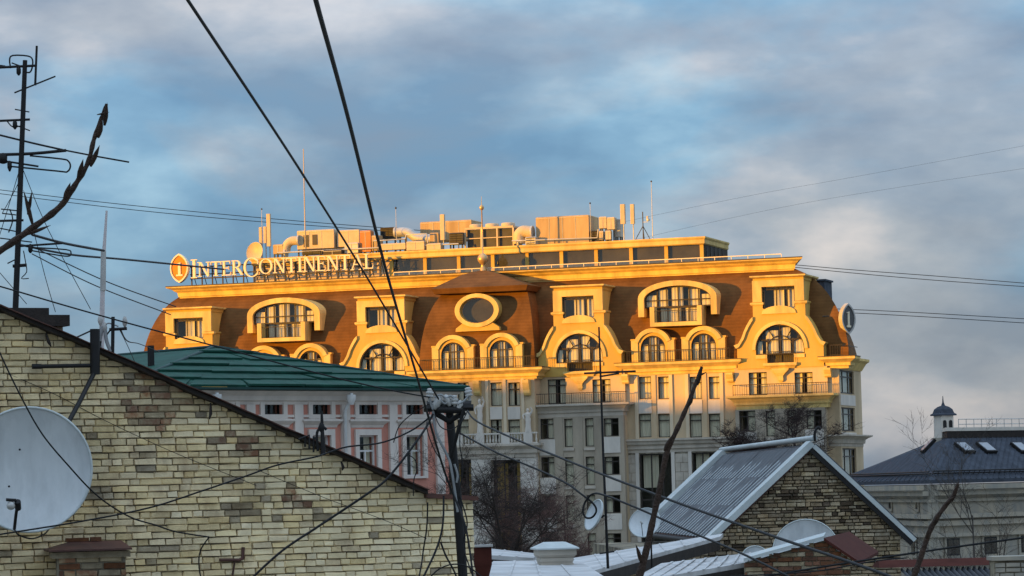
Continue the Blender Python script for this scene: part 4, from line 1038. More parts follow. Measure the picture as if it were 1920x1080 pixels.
nrm = (A1 - A0).cross(AP - A0).normalized()
rws = 6
for k in range(rws):
    t0, t1 = k / rws, (k + 1) / rws
    L0, L1 = A0.lerp(AP, t0), A0.lerp(AP, min(t1 + .015, 1)); R0, R1 = A1.lerp(AP, t0), A1.lerp(AP, min(t1 + .015, 1))
    ncol = max(1, int((R0 - L0).length / 3.2)); 
    for c in range(ncol):
        f0, f1 = (c + random.uniform(-.1, .1) * (c > 0)) / ncol, (c + 1) / ncol
        lift = .07 + random.uniform(0, .09); sl_ = (AP - (A0 + A1) / 2).normalized() * random.uniform(-.12, .12)
        P = [L0.lerp(R0, f0) + nrm * lift, L0.lerp(R0, f1) + nrm * lift, L1.lerp(R1, f1) + nrm * .012, L1.lerp(R1, f0) + nrm * .012]
        P[0] += sl_ * (k > 0); P[1] += sl_ * (k > 0)
        Q = [p - nrm * .10 for p in P[:2]] + [p - nrm * .02 for p in P[2:]]
        m = pb_(); m.hexa(Q + P); m.build('roof_sheet', 'green_tin', rf)
m = pb_(); m.tube([A0 + Vector((0, 0, .05)), AP + Vector((0, 0, .05))], .09, 6); m.tube([A1 + Vector((0, 0, .05)), AP + Vector((0, 0, .05))], .09, 6); m.tube([AP + Vector((0, 0, .05)), BP], .09, 6); m.build('ridge_cap', 'green_dark', rf)
m = pb_(); u, z = pp(283, 668, 5); m.box(u - .12, u + .12, 4.9, 5.1, z - 1.4, z + .5); m.build('vent_pipe', 'iron', pink)
# rainwater pipes with hoppers
for px in (648, 396):
    u = pp(px, 800, -.3)[0]
    m = pb_(); m.tube([(u, -.75, zE + .1), (u, -.7, zE - .2), (u, -.28, zE - .7), (u, -.28, 1)], .085, 8); dp = m.build('downpipe', 'pvc', pink)
    m = pb_(); m.lathe([(.1, zE - .45), (.22, zE - .2), (.24, zE + .02)], (u, -.72, 0), 8); m.build('hopper', 'pvc', dp)
u0, u1, z0, z1 = pr(660, 861, 679, 876, -.4)
ac = thing('air_conditioner', 'small white air-conditioner on the pink house wall by the downpipe', 'air conditioner', M=PM @ Matrix.Translation((u0, -.4, z0)))
m = pb_(); m.box(u0, u1, -.4, -.08, z0, z1); bd = m.build('casing', 'pvc', ac)
m = pb_(); m.lathe([(.01, -.43), (.16, -.43), (.19, -.405)], ((u0 + u1) / 2 - .05, 0, (z0 + z1) / 2), 14, 'y'); m.build('fan_grille', 'dark_metal', bd)
m = pb_(); m.box(u0 + .05, u0 + .1, -.38, -.003, z0 - .08, z0 - .004); m.box(u1 - .1, u1 - .05, -.38, -.003, z0 - .08, z0 - .004); m.build('bracket', 'iron', ac)

# ================================================================== brick and stone laying
VAR = {}
def brick_mesh(key, rough=.06):
    if key in VAR: return VAR[key]
    out = []
    for k in range(7):
        rr = random.Random(k * 13 + 5)
        j = lambda a=rough: rr.uniform(-a, a)
        P = []
        for (x, z) in ((0, 0), (1, 0), (1, 1), (0, 1)): P.append((x, 1, z))                                   # back
        for (x, z) in ((0, 0), (1, 0), (1, 1), (0, 1)): P.append((x + j(.028), .24 + j(.14), z + j(.11)))                 # rim
        for (x, z) in ((.03, .09), (.97, .09), (.97, .91), (.03, .91)): P.append((x + j(.03), j(.16), z + j(.08)))   # face
        me = bpy.data.meshes.new('brick')
        me.from_pydata(P, [], [(4, 5, 9, 8), (5, 6, 10, 9), (6, 7, 11, 10), (7, 4, 8, 11), (8, 9, 10, 11), (0, 1, 5, 4), (1, 2, 6, 5), (2, 3, 7, 6), (3, 0, 4, 7)])
        me.materials.append(None)
        out.append(me)
    VAR[key] = out
    return out
def inside_span(poly, z):
    xs = []
    n = len(poly)
    for i in range(n):
        (x0, z0), (x1, z1) = poly[i], poly[(i + 1) % n]
        if (z0 <= z < z1) or (z1 <= z < z0): xs.append(x0 + (x1 - x0) * (z - z0) / (z1 - z0))
    xs.sort(); return xs
def lay(M, poly, parent, course, lens_, joint, depth, choose, limit=300, name='brick', visible=None, rough=.06, wob=0.0, seed=3, vary=0.0):
    """lay courses of bricks on plane y=0 of frame M inside polygon (u, z); each brick its own object up to limit"""
    rr = random.Random(seed)
    zs = [p[1] for p in poly]; z = min(zs); items = []; row = 0
    while z < max(zs) - .01:
        hgt = course * (1 + rr.uniform(-vary, vary))
        sp = inside_span(poly, z + hgt * .5)
        for a, b in zip(sp[::2], sp[1::2]):
            u = a - rr.random() * lens_[0][0]
            while u < b:
                l = rr.choices([q[0] for q in lens_], [q[1] for q in lens_])[0] * (1 + rr.uniform(-.06, .06) * (1 + vary * 3))
                x0, x1 = max(u, a), min(u + l, b)
                if x1 - x0 > .05: items.append((x0 + joint / 2, x1 - joint / 2, z + joint / 2, z + hgt - joint / 2))
                u += l
        z += hgt; row += 1
    def score(it):
        c = ((it[0] + it[1]) / 2, (it[2] + it[3]) / 2)
        v = visible(*c) if visible else 1
        return -v * (it[1] - it[0]) * (it[3] - it[2])
    order = sorted(range(len(items)), key=lambda i: score(items[i]))
    single = set(order[:limit]); vs = brick_mesh(name + str(rough), rough)
    rest = {}
    I = WM[parent.name].inverted()
    for i, (x0, x1, z0, z1) in enumerate(items):
        mt = choose((x0 + x1) / 2, (z0 + z1) / 2, rr)
        dy = rr.uniform(-.009, .012) - wob * rr.random()
        me = vs[rr.randrange(len(vs))]
        tilt = rr.uniform(-.012, .012)
        Mb = M @ Matrix.Translation((x0, -depth + dy, z0)) @ Matrix.Rotation(tilt, 4, 'Y') @ Matrix.Diagonal((x1 - x0, depth + .02, z1 - z0, 1))
        if i in single:
            o = bpy.data.objects.new(name, me); C.objects.link(o); o.parent = parent
            o.matrix_local = I @ Mb
            o.material_slots[0].link = 'OBJECT'; o.material_slots[0].material = MAT[mt]
        else:
            b = rest.setdefault(mt, MB())
            b.add([Mb @ v.co for v in me.vertices], [tuple(p.vertices) for p in me.polygons])
    if rest:
        # one mesh with several materials
        allm = MB(); idx = []; names = list(rest)
        for k, nme in enumerate(names):
            allm.add(rest[nme].v, rest[nme].f); idx += [k] * len(rest[nme].f)
        o = allm.build(name + 'work', names[0], parent, kind='stuff')
        for nme in names[1:]: o.data.materials.append(MAT[nme])
        o.data.polygons.foreach_set('material_index', idx)
    return items

# ================================================================== BRICK GABLE (left foreground)
BM = frame(450, 850, 38, 27)
def bp(px, py, y=0.0): return hit(BM, px, py, y)
bh = thing('brick_house', 'weathered cream brick gable wall with sloping dark verge, left foreground', 'house', M=BM)
pA, pB, pC, pD = bp(-60, 556), bp(790, 922), bp(798, 936), bp(886, 937)
zbot = bp(400, 1130)[1]
poly = [(pA[0], zbot), (pD[0], zbot), (pD[0], pD[1]), (pC[0], pC[1]), (pB[0], pB[1]), (pA[0], pA[1])]
m = MB(BM); m.slab([(p[0], p[1]) for p in [(pA[0], 0), (pD[0] - .01, 0), (pD[0] - .01, pD[1]), (pC[0], pC[1]), (pB[0], pB[1]), (pA[0], pA[1])]], [], 0, .45); m.build('wall', 'mortar', bh)
def choose_b(u, z, rr):
    v = BM @ Vector((u, 0, z)); d = CM.inverted() @ v
    px, py = 960 - d.x / d.z * F, 540 + d.y / d.z * F
    n_ = mnoise.noise(Vector((u * 1.3, z * 1.6, 3.1))) + .45 * mnoise.noise(Vector((u * 3.7, z * 4.5, 9.0)))
    red = max(0, 1 - math.hypot((px - 290) / 95, (py - 745) / 75)) * 1.6 + max(0, 1 - math.hypot((px - 440) / 80, (py - 835) / 38)) * 1.5 + max(0, 1 - math.hypot((px - 560) / 60, (py - 940) / 40)) * .6
    red += max(0, 1 - math.hypot((px - 110) / 90, (py - 620) / 40)) * .35
    if red + n_ * .5 > .55 and rr.random() < .62: return 'brick_red'
    if n_ > .42 or (red > .3 and rr.random() < .5): return 'brick_grime' if rr.random() < .4 else 'brick_cream'
    if rr.random() < .03: return 'brick_grime'
    pale = (px - 250) / 500 + n_ * -.3
    return 'brick_pale' if rr.random() < pale else 'brick_cream'
lay(BM, poly, bh, .0775, [(.262, 2.6), (.132, 2.2), (.20, .6)], .012, .03, choose_b, 300, seed=21, vary=.05)
# mortar smears standing proud here and there come from wall noise; verge boards and flashing
def along(px0, py0, px1, py1, up, dn, y0, y1, name, mt, par, jag=0, M_=None, f=None):
    f = f or bp; M_ = M_ or BM
    a, b = f(px0, py0), f(px1, py1); n = 24; mb = MB(M_); rings = []
    for i in range(n + 1):
        t = i / n; u, z = a[0] + (b[0] - a[0]) * t, a[1] + (b[1] - a[1]) * t
        jj = random.uniform(-jag, jag)
        rings.append([(u, y0, z - dn + jj), (u, y0, z + up + jj * .5), (u, y1, z + up + jj * .5), (u, y1, z - dn + jj)])
    mb.loft(rings); return mb.build(name, mt, par)
along(-60, 556, 792, 923, .024, .02, -.16, .3, 'verge_board', 'verge', bh, .012)
along(-60, 556, 792, 923, .038, -.026, -.20, .5, 'verge_flashing', 'rust_tin', bh, .008)
along(792, 930, 889, 936, .035, .02, -.12, .5, 'coping', 'rust_tin', bh, .006)
m = MB(BM); m.hexa([(pA[0], .3, pA[1] - .1), (pB[0], .3, pB[1] - .1), (pB[0], 9, pB[1] - .1), (pA[0], 9, pA[1] - .1), (pA[0], .3, pA[1]), (pB[0], .3, pB[1]), (pB[0], 9, pB[1]), (pA[0], 9, pA[1])]); m.build('roof', 'rust_tin', bh)
# torn bits, hooks and rags under the verge
for px, py, ln in ((87, 634, .10), (395, 764, .14), (640, 874, .05)):
    u, z = bp(px, py, -.1); m = MB(BM); m.tube([(u, -.1, z + .05), (u + random.uniform(-.03, .03), -.14, z - ln * random.uniform(.3, .6)), (u + random.uniform(-.05, .05), -.13, z - ln)], [.012, .022, .008], 5); m.build('hook', 'verge', bh)
# capped chimney stub behind the gable top
m = MB(BM)
def slabpx(x0, y0, x1, y1, ya, yb, name, mt, par):
    u0, u1, z0, z1 = rect(BM, x0, y0, x1, y1, ya); q = MB(BM); q.box(u0, u1, ya, yb, z0, z1); return q.build(name, mt, par)
slabpx(-40, 577, 92, 590, .25, 1.3, 'chimney_slab', 'verge', bh); slabpx(-40, 590, 131, 611, .2, 1.4, 'chimney_slab', 'verge', bh); slabpx(-40, 611, 118, 640, .35, 1.2, 'chimney_stub', 'mortar', bh)
# finials / iron ornaments on the verge (small scrolled aerial bracket)
o_ = thing('iron_bracket', 'small black iron finial bracket standing on the sloping verge', 'bracket', loc=W(602, 848, 37.6))
D_ = 37.7
m = MB(); m.tube([W(606, 852, D_), W(603, 770, D_)], [.035, .015], 6); m.lathe([(.02, -.05), (.045, 0), (.02, .06)], W(603, 802, D_), 8); m.build('spike', 'iron', o_)
m = MB(); m.tube(smooth_path([W(596, 846, D_), W(594, 815, D_), W(599, 804, D_), W(608, 802, D_), W(612, 806, D_)], 4), .018, 6); m.build('scroll', 'iron', o_)
m = MB(); m.tube([W(560, 824, D_), W(580, 816, D_), W(580, 842, D_)], .014, 5); m.tube([W(572, 819, D_), W(572, 838, D_)], .012, 5); m.tube([W(588, 818, D_), W(588, 848, D_)], .012, 5); m.build('bar', 'iron', o_)

# wall odds and ends
hk = thing('wall_bracket', 'rusty bent pipe bracket on the brick wall near the bottom', 'bracket', loc=bp(440, 1045) and BM @ Vector((bp(440, 1045)[0], -.05, bp(440, 1045)[1])))
def bw(px, py, y=-.05): u, z = bp(px, py, y); return BM @ Vector((u, y, z))
m = MB(); m.tube([bw(412, 1050), bw(448, 1050), bw(455, 1047), bw(456, 1026)], .022, 6); m.build('pipe', 'rust_tin', hk)
m = MB(); m.tube([bw(440, 1054), bw(436, 1080)], .012, 5); m.build('tail', 'rust_tin', hk)

# ================================================================== big dish on the gable
dc = bw(54, 881, -.75)
dn_ = (CO - dc).normalized()
big = dishobj('satellite_dish', 'large round pale grey satellite dish on the cream brick wall', dc, .695, (dn_.x * 1 + .02, dn_.y, dn_.z + .02), 'dish', .14, n=48, lnb=False)
BMx = Matrix.Identity(4)
m = MB(); m.tube([bw(27, 992, -1.0), bw(30, 965, -1.25), bw(33, 946, -1.35)], .018, 6); m.build('arm', 'iron', big)
m = MB(); m.tube([bw(33, 940, -1.38), bw(34, 954, -1.30)], .035, 8); m.tube([bw(30, 938, -1.37), bw(12, 937, -1.37)], .02, 6); m.build('feed_clamp', 'iron', big)
m = MB(); m.lathe([(.01, -.05), (.042, -.03), (.05, .02), (.03, .07)], bw(20, 948, -1.36), 12, 'y'); m.build('feed_horn', 'ceramic', big)
for px, py in ((37, 843), (101, 860), (17, 912), (80, 929)):
    m = MB(); m.lathe([(.004, -.02), (.012, -.012), (.012, .01)], bw(px, py, -.80), 8, 'y'); m.build('bolt', 'iron', big)
m = MB(); m.tube([bw(178, 617, -.2), bw(178, 702, -.2)], .058, 8); m.build('post', 'iron', big)
m = MB(); m.tube([bw(74, 687, -.12), bw(186, 685, -.2)], .024, 8); m.tube([bw(60, 687, -.1), bw(78, 687, -.12)], .03, 8); m.build('strut', 'iron', big)
m = MB(); m.tube([bw(177, 698, -.2), bw(150, 752, -.5), bw(128, 792, -.72)], .028, 8); m.build('mount_arm', 'iron', big)

# ================================================================== chimney at bottom left
CH = frame(172, 1040, 36.2, 12)
ch = thing('chimney', 'brick chimney with rusty tin cap at the bottom left', 'chimney', M=CH)
u0, u1, z0, z1 = rect(CH, 110, 1046, 238, 1120, 0)
m = MB(CH); m.box(u0 + .01, u1 - .01, .012, .6, z0, z1 - .002); m.build('shaft', 'mortar_light', ch)
def chs(u, z, rr): return rr.choice(['brick_rust', 'brick_red', 'brick_grime', 'brick_grime'])
lay(CH, rc(u0, u1, z0, z1), ch, .078, [(.255, 2), (.13, 1)], .014, .02, chs, 60, seed=4)
za = rect(CH, 110, 1034, 238, 1046, 0)
m = MB(CH); m.box(u0 - .06, u1 + .04, -.06, .66, z1 + .003, za[3]); m.build('corbel_course', 'brick_grime', ch)
zr_ = rect(CH, 90, 1012, 245, 1035, 0)
m = MB(CH); e0, e1 = zr_[0], zr_[1]; zt = zr_[3]
m.loft([[(e0, -.2, za[3] + .01), (e1, -.2, za[3] + .01), (e1, .8, za[3] + .01), (e0, .8, za[3] + .01)], [(e0, -.2, za[3] + .03), (e1, -.2, za[3] + .03), (e1, .8, za[3] + .03), (e0, .8, za[3] + .03)], [(e0 + .26, .28, zt - .02), (e1 - .08, .28, zt - .02), (e1 - .08, .36, zt - .02), (e0 + .26, .36, zt - .02)]]); m.build('tin_cap', 'rust_tin', ch)
m = MB(CH); m.box(e0 + .22, e0 + .48, .26, .4, zt - .02, zt + .02); m.box(e0 + .5, e0 + .62, .25, .4, zt - .02, zt + .025); m.build('loose_brick', 'brick_rust', ch)

# ================================================================== STONE GABLE HOUSE with corrugated roof (right)
SM = frame(1525, 900, 75, 3.4)
sh = thing('stone_house', 'brown rubble gable house with corrugated grey roof, right of centre', 'house', M=SM)
def sp(px, py, y=0.0): return hit(SM, px, py, y)
a0 = sp(1525, 840); aL = sp(1345, 1004); aR = sp(1703, 1001); zlow = sp(1525, 1120)[1]
aL2 = sp(1180, 1075)
poly = [(aL2[0], zlow), (aR[0] - .2, zlow), (aR[0] - .2, aR[1] - .1), (aR[0], aR[1]), a0, aL, aL2]
m = MB(SM); m.slab([(aL2[0], 0), (aR[0] - .2, 0)] + poly[2:], [], .0, .5); m.build('wall', 'mortar', sh)
m = MB(SM); m.box(aL2[0] + .6, aR[0] - .25, .52, 17.4, 0, aL[1] - .4); m.build('core', 'mortar', sh)
def choose_s(u, z, rr):
    n_ = mnoise.noise(Vector((u * .9, z * 1.4, 1.7)))
    r_ = rr.random() + n_ * .35
    return 'stone_dark' if r_ < .09 else ('stone_tan' if r_ > .68 else 'stone_brown')
lay(SM, poly, sh, .085, [(.28, 2), (.19, 2), (.12, 1.6), (.40, .6)], .02, .06, choose_s, 300, name='stone', rough=.17, wob=.05, seed=9, vary=.3)
# roof planes
LEN = 17.5
ov = .18
def rpt(p, y, up=0.0): return Vector((p[0], y, p[1] + up))
rid = (a0[0], a0[1] + .06)
slopeL = Vector((aL[0] - rid[0], 0, aL[1] - rid[1])); nL = Vector((slopeL.z, 0, -slopeL.x)).normalized()
if nL.z < 0: nL = -nL
slopeR = Vector((aR[0] - rid[0], 0, aR[1] - rid[1])); nR = Vector((-slopeR.z, 0, slopeR.x)).normalized()
if nR.z < 0: nR = -nR
def roofplane(slope, nn, name):
    mb = MB(SM)
    P = [Vector((rid[0], -ov, rid[1])), Vector((rid[0], LEN, rid[1])), Vector((rid[0], LEN, rid[1])) + slope * 1.05, Vector((rid[0], -ov, rid[1])) + slope * 1.05]
    mb.hexa([p - nn * .04 for p in P] + P); return mb.build(name, 'rust_tin', sh)
r1 = roofplane(slopeL, nL, 'roof_deck'); r2 = roofplane(slopeR, nR, 'roof_deck')
# corrugation: waves run from ridge to eave; sheets side by side
nsheet = 6; wav = 4
for k in range(nsheet):
    y0, y1 = .5 + (LEN - 1.8) * k / nsheet, .5 + (LEN - 1.8) * (k + 1) / nsheet + .05
    n = wav * 8; pts = []
    for i in range(n + 1):
        y = y0 + (y1 - y0) * i / n; hw_ = .004 * math.sin(2 * PI * wav * i / n) + .03 + k % 2 * .006
        for t in (.03, .35, .36, .68, .69, 1.04):
            st = {.03: 0.03, .35: 0, .36: .015, .68: 0, .69: .015, 1.04: 0}[t]
            q = Vector((rid[0], y, rid[1])) + slopeL * t + nL * (hw_ + st); pts.append(q)
    fs = [(i * 6 + j, i * 6 + j + 1, (i + 1) * 6 + j + 1, (i + 1) * 6 + j) for i in range(n) for j in range(5)]
    m = MB(SM); m.add(pts, fs, True); m.build('roof_sheet', 'corrugated', r1)
for k in range(nsheet * wav):      # raised ribs
    y = .5 + (LEN - 1.8) * (k + .35) / (nsheet * wav)
    w_ = random.uniform(.10, .13); h_ = random.uniform(.045, .055)
    P_ = [Vector((rid[0], y + s_ * w_, rid[1])) + slopeL * t_ for t_, s_ in ((.03, -1), (.03, 1), (1.045, 1), (1.045, -1))]
    m = MB(SM); m.hexa([p + nL * .035 for p in P_] + [p + nL * h_ for p in P_]); m.build('rib', 'rib', r1)
def strip(y0, y1, nn, slope, t0, t1, h0, h1, name, mt, par):
    A = Vector((rid[0], y0, rid[1])); B = Vector((rid[0], y1, rid[1])); mb = MB(SM)
    P = [A + slope * t0, B + slope * t0, B + slope * t1, A + slope * t1]
    mb.hexa([p + nn * h0 for p in P] + [p + nn * h1 for p in P]); mb.build(name, mt, par)
strip(-ov - .06, .5, nL, slopeL, .0, 1.06, .002, .14, 'verge_trim', 'tin_trim', r1)
strip(LEN - 1.3, LEN + .05, nL, slopeL, .0, 1.06, .002, .17, 'verge_trim', 'tin_trim', r1)
strip(-ov - .05, LEN, nR, slopeR, .0, 1.05, .002, .05, 'roof_sheet', 'corrugated', r2)
strip(-ov - .10, -ov - .06, nR, slopeR, .0, 1.06, -.08, .02, 'verge_trim', 'tin_trim', r2)
strip(-ov - .09, -ov - .0, nR, slopeR, .0, 1.06, -.19, -.084, 'barge_board', 'iron', r2)
m = MB(SM); m.tube([rpt(rid, -ov - .1, .17), rpt(rid, LEN + .1, .15)], .065, 8); m.build('ridge_cap', 'tin_trim', sh)
m = MB(SM); m.tube(smooth_path([rpt(rid, -ov - .1, .1), rpt(rid, -ov - .12, .3), (rid[0] + .08, -ov - .1, rid[1] + .42), (rid[0] + .14, -ov - .1, rid[1] + .36)], 4), .035, 6); m.build('finial', 'iron', sh)
m = MB(SM); q0 = Vector((rid[0], 0, rid[1])) + slopeL * 1.06
m.tube([(q0.x, -.2, q0.z - .05), (q0.x, LEN, q0.z - .05)], .07, 6); m.build('gutter', 'iron', r1)

# pale tin roofs between the houses
def sheet_roof(label, px, mt='tin_pale', seams=5, cat='roof', thick=.08):
    P = [W(*p) for p in px]
    t = thing('tin_roof', label, cat, loc=P[3])
    m = MB(); dn = Vector((0, 0, -thick)); m.hexa([p + dn for p in P] + P); pl = m.build('roof_plate', mt, t)
    nn = (P[1] - P[0]).cross(P[3] - P[0]).normalized()
    if nn.z < 0: nn = -nn
    for k in range(1, seams):
        f_ = k / seams; a, b = P[0].lerp(P[1], f_), P[3].lerp(P[2], f_)
        sd = (P[1] - P[0]).normalized() * .02
        m = MB(); m.hexa([a - sd, a + sd, b + sd, b - sd, a - sd + nn * .011, a + sd + nn * .011, b + sd + nn * .011, b - sd + nn * .011]); m.build('seam', mt, pl)
    m = MB(); m.hexa([P[3] + Vector((0, 0, -.3)), P[2] + Vector((0, 0, -.3)), P[2] + Vector((0, .1, -.3)), P[3] + Vector((0, .1, -.3)), P[3] + Vector((0, -.01, -thick - .002)), P[2] + Vector((0, -.01, -thick - .002)), P[2] + Vector((0, .1, -thick - .002)), P[3] + Vector((0, .1, -thick - .002))]); m.build('fascia', 'verge', t)
    return t
sheet_roof('pale tin lean-to roof below the corrugated roof', [(1075, 1046, 73), (1356, 1000, 74), (1350, 1006, 72.5), (1090, 1076, 62)], seams=7)
sheet_roof('bluish tin roof in front of the square chimney', [(925, 1052, 58), (1085, 1050, 58), (1150, 1092, 46), (885, 1092, 46)], seams=4)
sheet_roof('narrow bluish tin roof running to the rust-brown gable', [(1240, 1056, 57), (1428, 1034, 57), (1425, 1050, 55), (1170, 1094, 49)], seams=9)
sheet_roof('grey tin roof strip behind the square chimney', [(915, 1028, 66), (1010, 1038, 66), (1000, 1046, 63), (905, 1040, 63)], seams=3)
# square chimney
QM = frame(1045, 1045, 55, 8)
q = thing('chimney', 'square stone chimney with pale tin lid among the tin roofs', 'chimney', M=QM)
u0, u1, z0, z1 = rect(QM, 1016, 1034, 1074, 1066, 0)
m = MB(QM); m.box(u0, u1, 0, .55, z0 - 3, z1 - .1); m.build('shaft', 'stone_block', q)
for k in range(3):
    z = z0 + (z1 - z0) * k / 3
    m = MB(QM); m.box(u0 - .012, u1 + .012, -.012, .56, z + .02, z + (z1 - z0) / 3 - .01); m.build('stone_course', 'stone_block', q)
m = MB(QM); m.flare(u0, u1, 0, .55, [(.02, z1 - .1), (.06, z1 - .06), (.06, z1 + .03)]); m.build('neck', 'stone_block', q)
m = MB(QM); m.loft([[(u0 - .1, -.12, z1 + .034), (u1 + .1, -.12, z1 + .034), (u1 + .1, .68, z1 + .034), (u0 - .1, .68, z1 + .034)], [(u0 - .1, -.12, z1 + .06), (u1 + .1, -.12, z1 + .06), (u1 + .1, .68, z1 + .06), (u0 - .1, .68, z1 + .06)], [(u0 + .1, .1, z1 + .16), (u1 - .1, .1, z1 + .16), (u1 - .1, .45, z1 + .16), (u0 + .1, .45, z1 + .16)]]); m.build('tin_lid', 'tin_trim', q)
# red vent box
VM = frame(906, 1050, 45, 0)
v_ = thing('vent_box', 'dark red tin vent box right of the brick wall corner', 'vent', M=VM)
u0, u1, z0, z1 = rect(VM, 889, 1026, 922, 1085, 0)
m = MB(VM); m.loft([[(u0 + .03, .02, z0), (u1 - .05, .02, z0), (u1 - .05, .3, z0), (u0 + .03, .3, z0)], [(u0, 0, z1 - .25), (u1, 0, z1 - .25), (u1, .3, z1 - .25), (u0, .3, z1 - .25)], [(u0, 0, z1), (u1, 0, z1), (u1, .3, z1), (u0, .3, z1)]]); m.build('casing', 'maroon', v_)
m = MB(VM); m.box(u0 - .02, u1 + .02, -.02, .32, z1 + .002, z1 + .03); m.build('lid', 'zinc', v_)

# rust-brown gable at the bottom right
RM = frame(1545, 1040, 52, -6)
rh = thing('brick_house', 'low rust-brown brick gable with maroon tin roof at the bottom right', 'house', M=RM)
def rp(px, py, y=0.0): return hit(RM, px, py, y)
ap, lo, ro = rp(1545, 1014), rp(1395, 1056), rp(1600, 1050)
pol = [(lo[0], ap[1] - 2.2), (ro[0] - .05, ap[1] - 2.2), (ro[0] - .05, ro[1]), ap, lo]
m = MB(RM); m.slab(pol, [], 0, .4); m.build('wall', 'mortar', rh)
lay(RM, pol, rh, .075, [(.255, 3), (.13, 1)], .012, .025, lambda u, z, rr: 'brick_rust' if rr.random() < .75 else 'brick_grime', 300, seed=31)
e_ = rp(1662, 1046, 5.0)
A = Vector((ap[0], -.1, ap[1] + .05)); B = Vector((ap[0] + .4, 6, ap[1] + .05)); Cc = Vector((ro[0] + .45, 6, ro[1] - .0)); D = Vector((ro[0] + .1, -.1, ro[1] - .03))
m = MB(RM); m.hexa([p + Vector((0, 0, -.05)) for p in (A, B, Cc, D)] + [A, B, Cc, D]); m.build('roof', 'maroon', rh)
A2 = Vector((lo[0], -.12, lo[1] + .03)); m = MB(RM); m.hexa([A2, A - Vector((0, .02, .02)), A + Vector((0, 4, -.02)), A2 + Vector((0, 4, 0)), A2 + Vector((0, 0, .05)), A + Vector((0, -.02, .03)), A + Vector((0, 4, .03)), A2 + Vector((0, 4, .05))]); m.build('roof', 'tin_trim', rh)
# long maroon ridge with corrugated sheet below
KM = frame(1770, 1055, 58, 2)
kb = thing('low_shed', 'low shed with maroon ridge and pale corrugated sheet at the bottom right', 'shed', M=KM)
u0, u1, z0, z1 = rect(KM, 1648, 1049, 1866, 1062, 0)
m = MB(KM); m.hexa([(u0, 0, z0), (u1, 0, z0), (u1, .9, z0), (u0, .9, z0), (u0 + .05, .35, z1), (u1 - .05, .35, z1), (u1 - .05, .6, z1), (u0 + .05, .6, z1)]); m.build('ridge', 'maroon', kb)
wv = []; n = 17 * 6
for i in range(n + 1):
    u = u0 + .4 + (u1 - u0 - .4) * i / n; d = .05 * math.sin(2 * PI * i / 6)
    wv += [(u, .1, z0 + d - .06), (u + .35, -1.2, z0 - .55 + d - .06)]
m = MB(KM); m.add(wv, [(2 * i, 2 * i + 2, 2 * i + 3, 2 * i + 1) for i in range(n)], True); m.build('roof_sheet', 'corrugated', kb)
m = MB(KM); m.box(u0 + .1, u1 - .1, .2, 3, 0, z0 - .25); m.build('wall', 'plaster_worn', kb)
# fragment of white brick chimney at the right edge
WMx = frame(1895, 1060, 54, 0)
wc = thing('chimney', 'whitewashed brick chimney cut by the right edge at the bottom', 'chimney', M=WMx)
u0, u1, z0, z1 = rect(WMx, 1866, 1050, 1990, 1130, 0)
m = MB(WMx); m.box(u0, u1, .012, .6, z0 - 2, z1 - .002); m.build('shaft', 'mortar', wc)
lay(WMx, rc(u0, u1, z0, z1), wc, .085, [(.26, 3), (.13, 1)], .016, .02, lambda u, z, rr: 'plaster_worn', 60, seed=14)
m = MB(WMx); m.box(u0 - .04, u1 + .04, -.05, .65, z1 + .002, z1 + .07); m.build('cap', 'plaster_worn', wc)

# dishes on the right
p = W(1512, 1038, 60); dishobj('satellite_dish', 'big pale dish in front of the brown rubble gable', p, .62, (-.12, -1, .22), 'dish', .12, n=36, mount=[p + Vector((.05, .4, -.3)), p + Vector((.05, .4, -2.5))])
p = W(1416, 1050, 58.5); dishobj('satellite_dish', 'small greenish dish left of the big one by the rubble gable', p, .25, (-.1, -1, .4), 'dish', .12, lnb=False, mount=[p + Vector((0, .2, -.2)), p + Vector((0, .2, -1.5))])
p = W(1212, 985, 66); dishobj('satellite_dish', 'wide white dish half hidden behind the bare branch', p, .33, (-.35, -1, .55), 'dish', .2, n=30, mount=[p + Vector((.1, .3, -.2)), p + Vector((.1, .3, -1.2))])

# slim mast with small dish on the tin roof
DM = 60.0
ms = thing('aerial_mast', 'thin dark mast rising from the tin roof in front of hotel', 'mast', loc=W(1139, 1064, DM))
m = MB(); m.tube([W(1140, 1066, DM), W(1131, 850, DM), W(1123, 613, DM)], [.03, .026, .018], 6); m.build("mast", "iron", ms)
m = MB(); m.tube([W(1095, 700, DM), W(1192, 696, DM)], .02, 5); m.tube([W(1125, 706, DM), W(1160, 700, DM + .3)], .018, 5); m.tube([W(1158, 695, DM), W(1158, 702, DM)], .03, 5); m.build('cross_boom', 'iron', ms)
m = MB(); m.tube([W(1124, 1038, DM), W(1152, 1034, DM)], .015, 5); m.build('stay_bar', 'iron', ms)
p = W(1120, 968, DM - .1)
dishobj('satellite_dish', 'small pale dish seen edge-on, clamped to the thin mast', p, .30, (-.95, -.42, .42), 'dish', .14, n=24, lnb=False, mount=[W(1128, 970, DM), W(1133, 966, DM)])

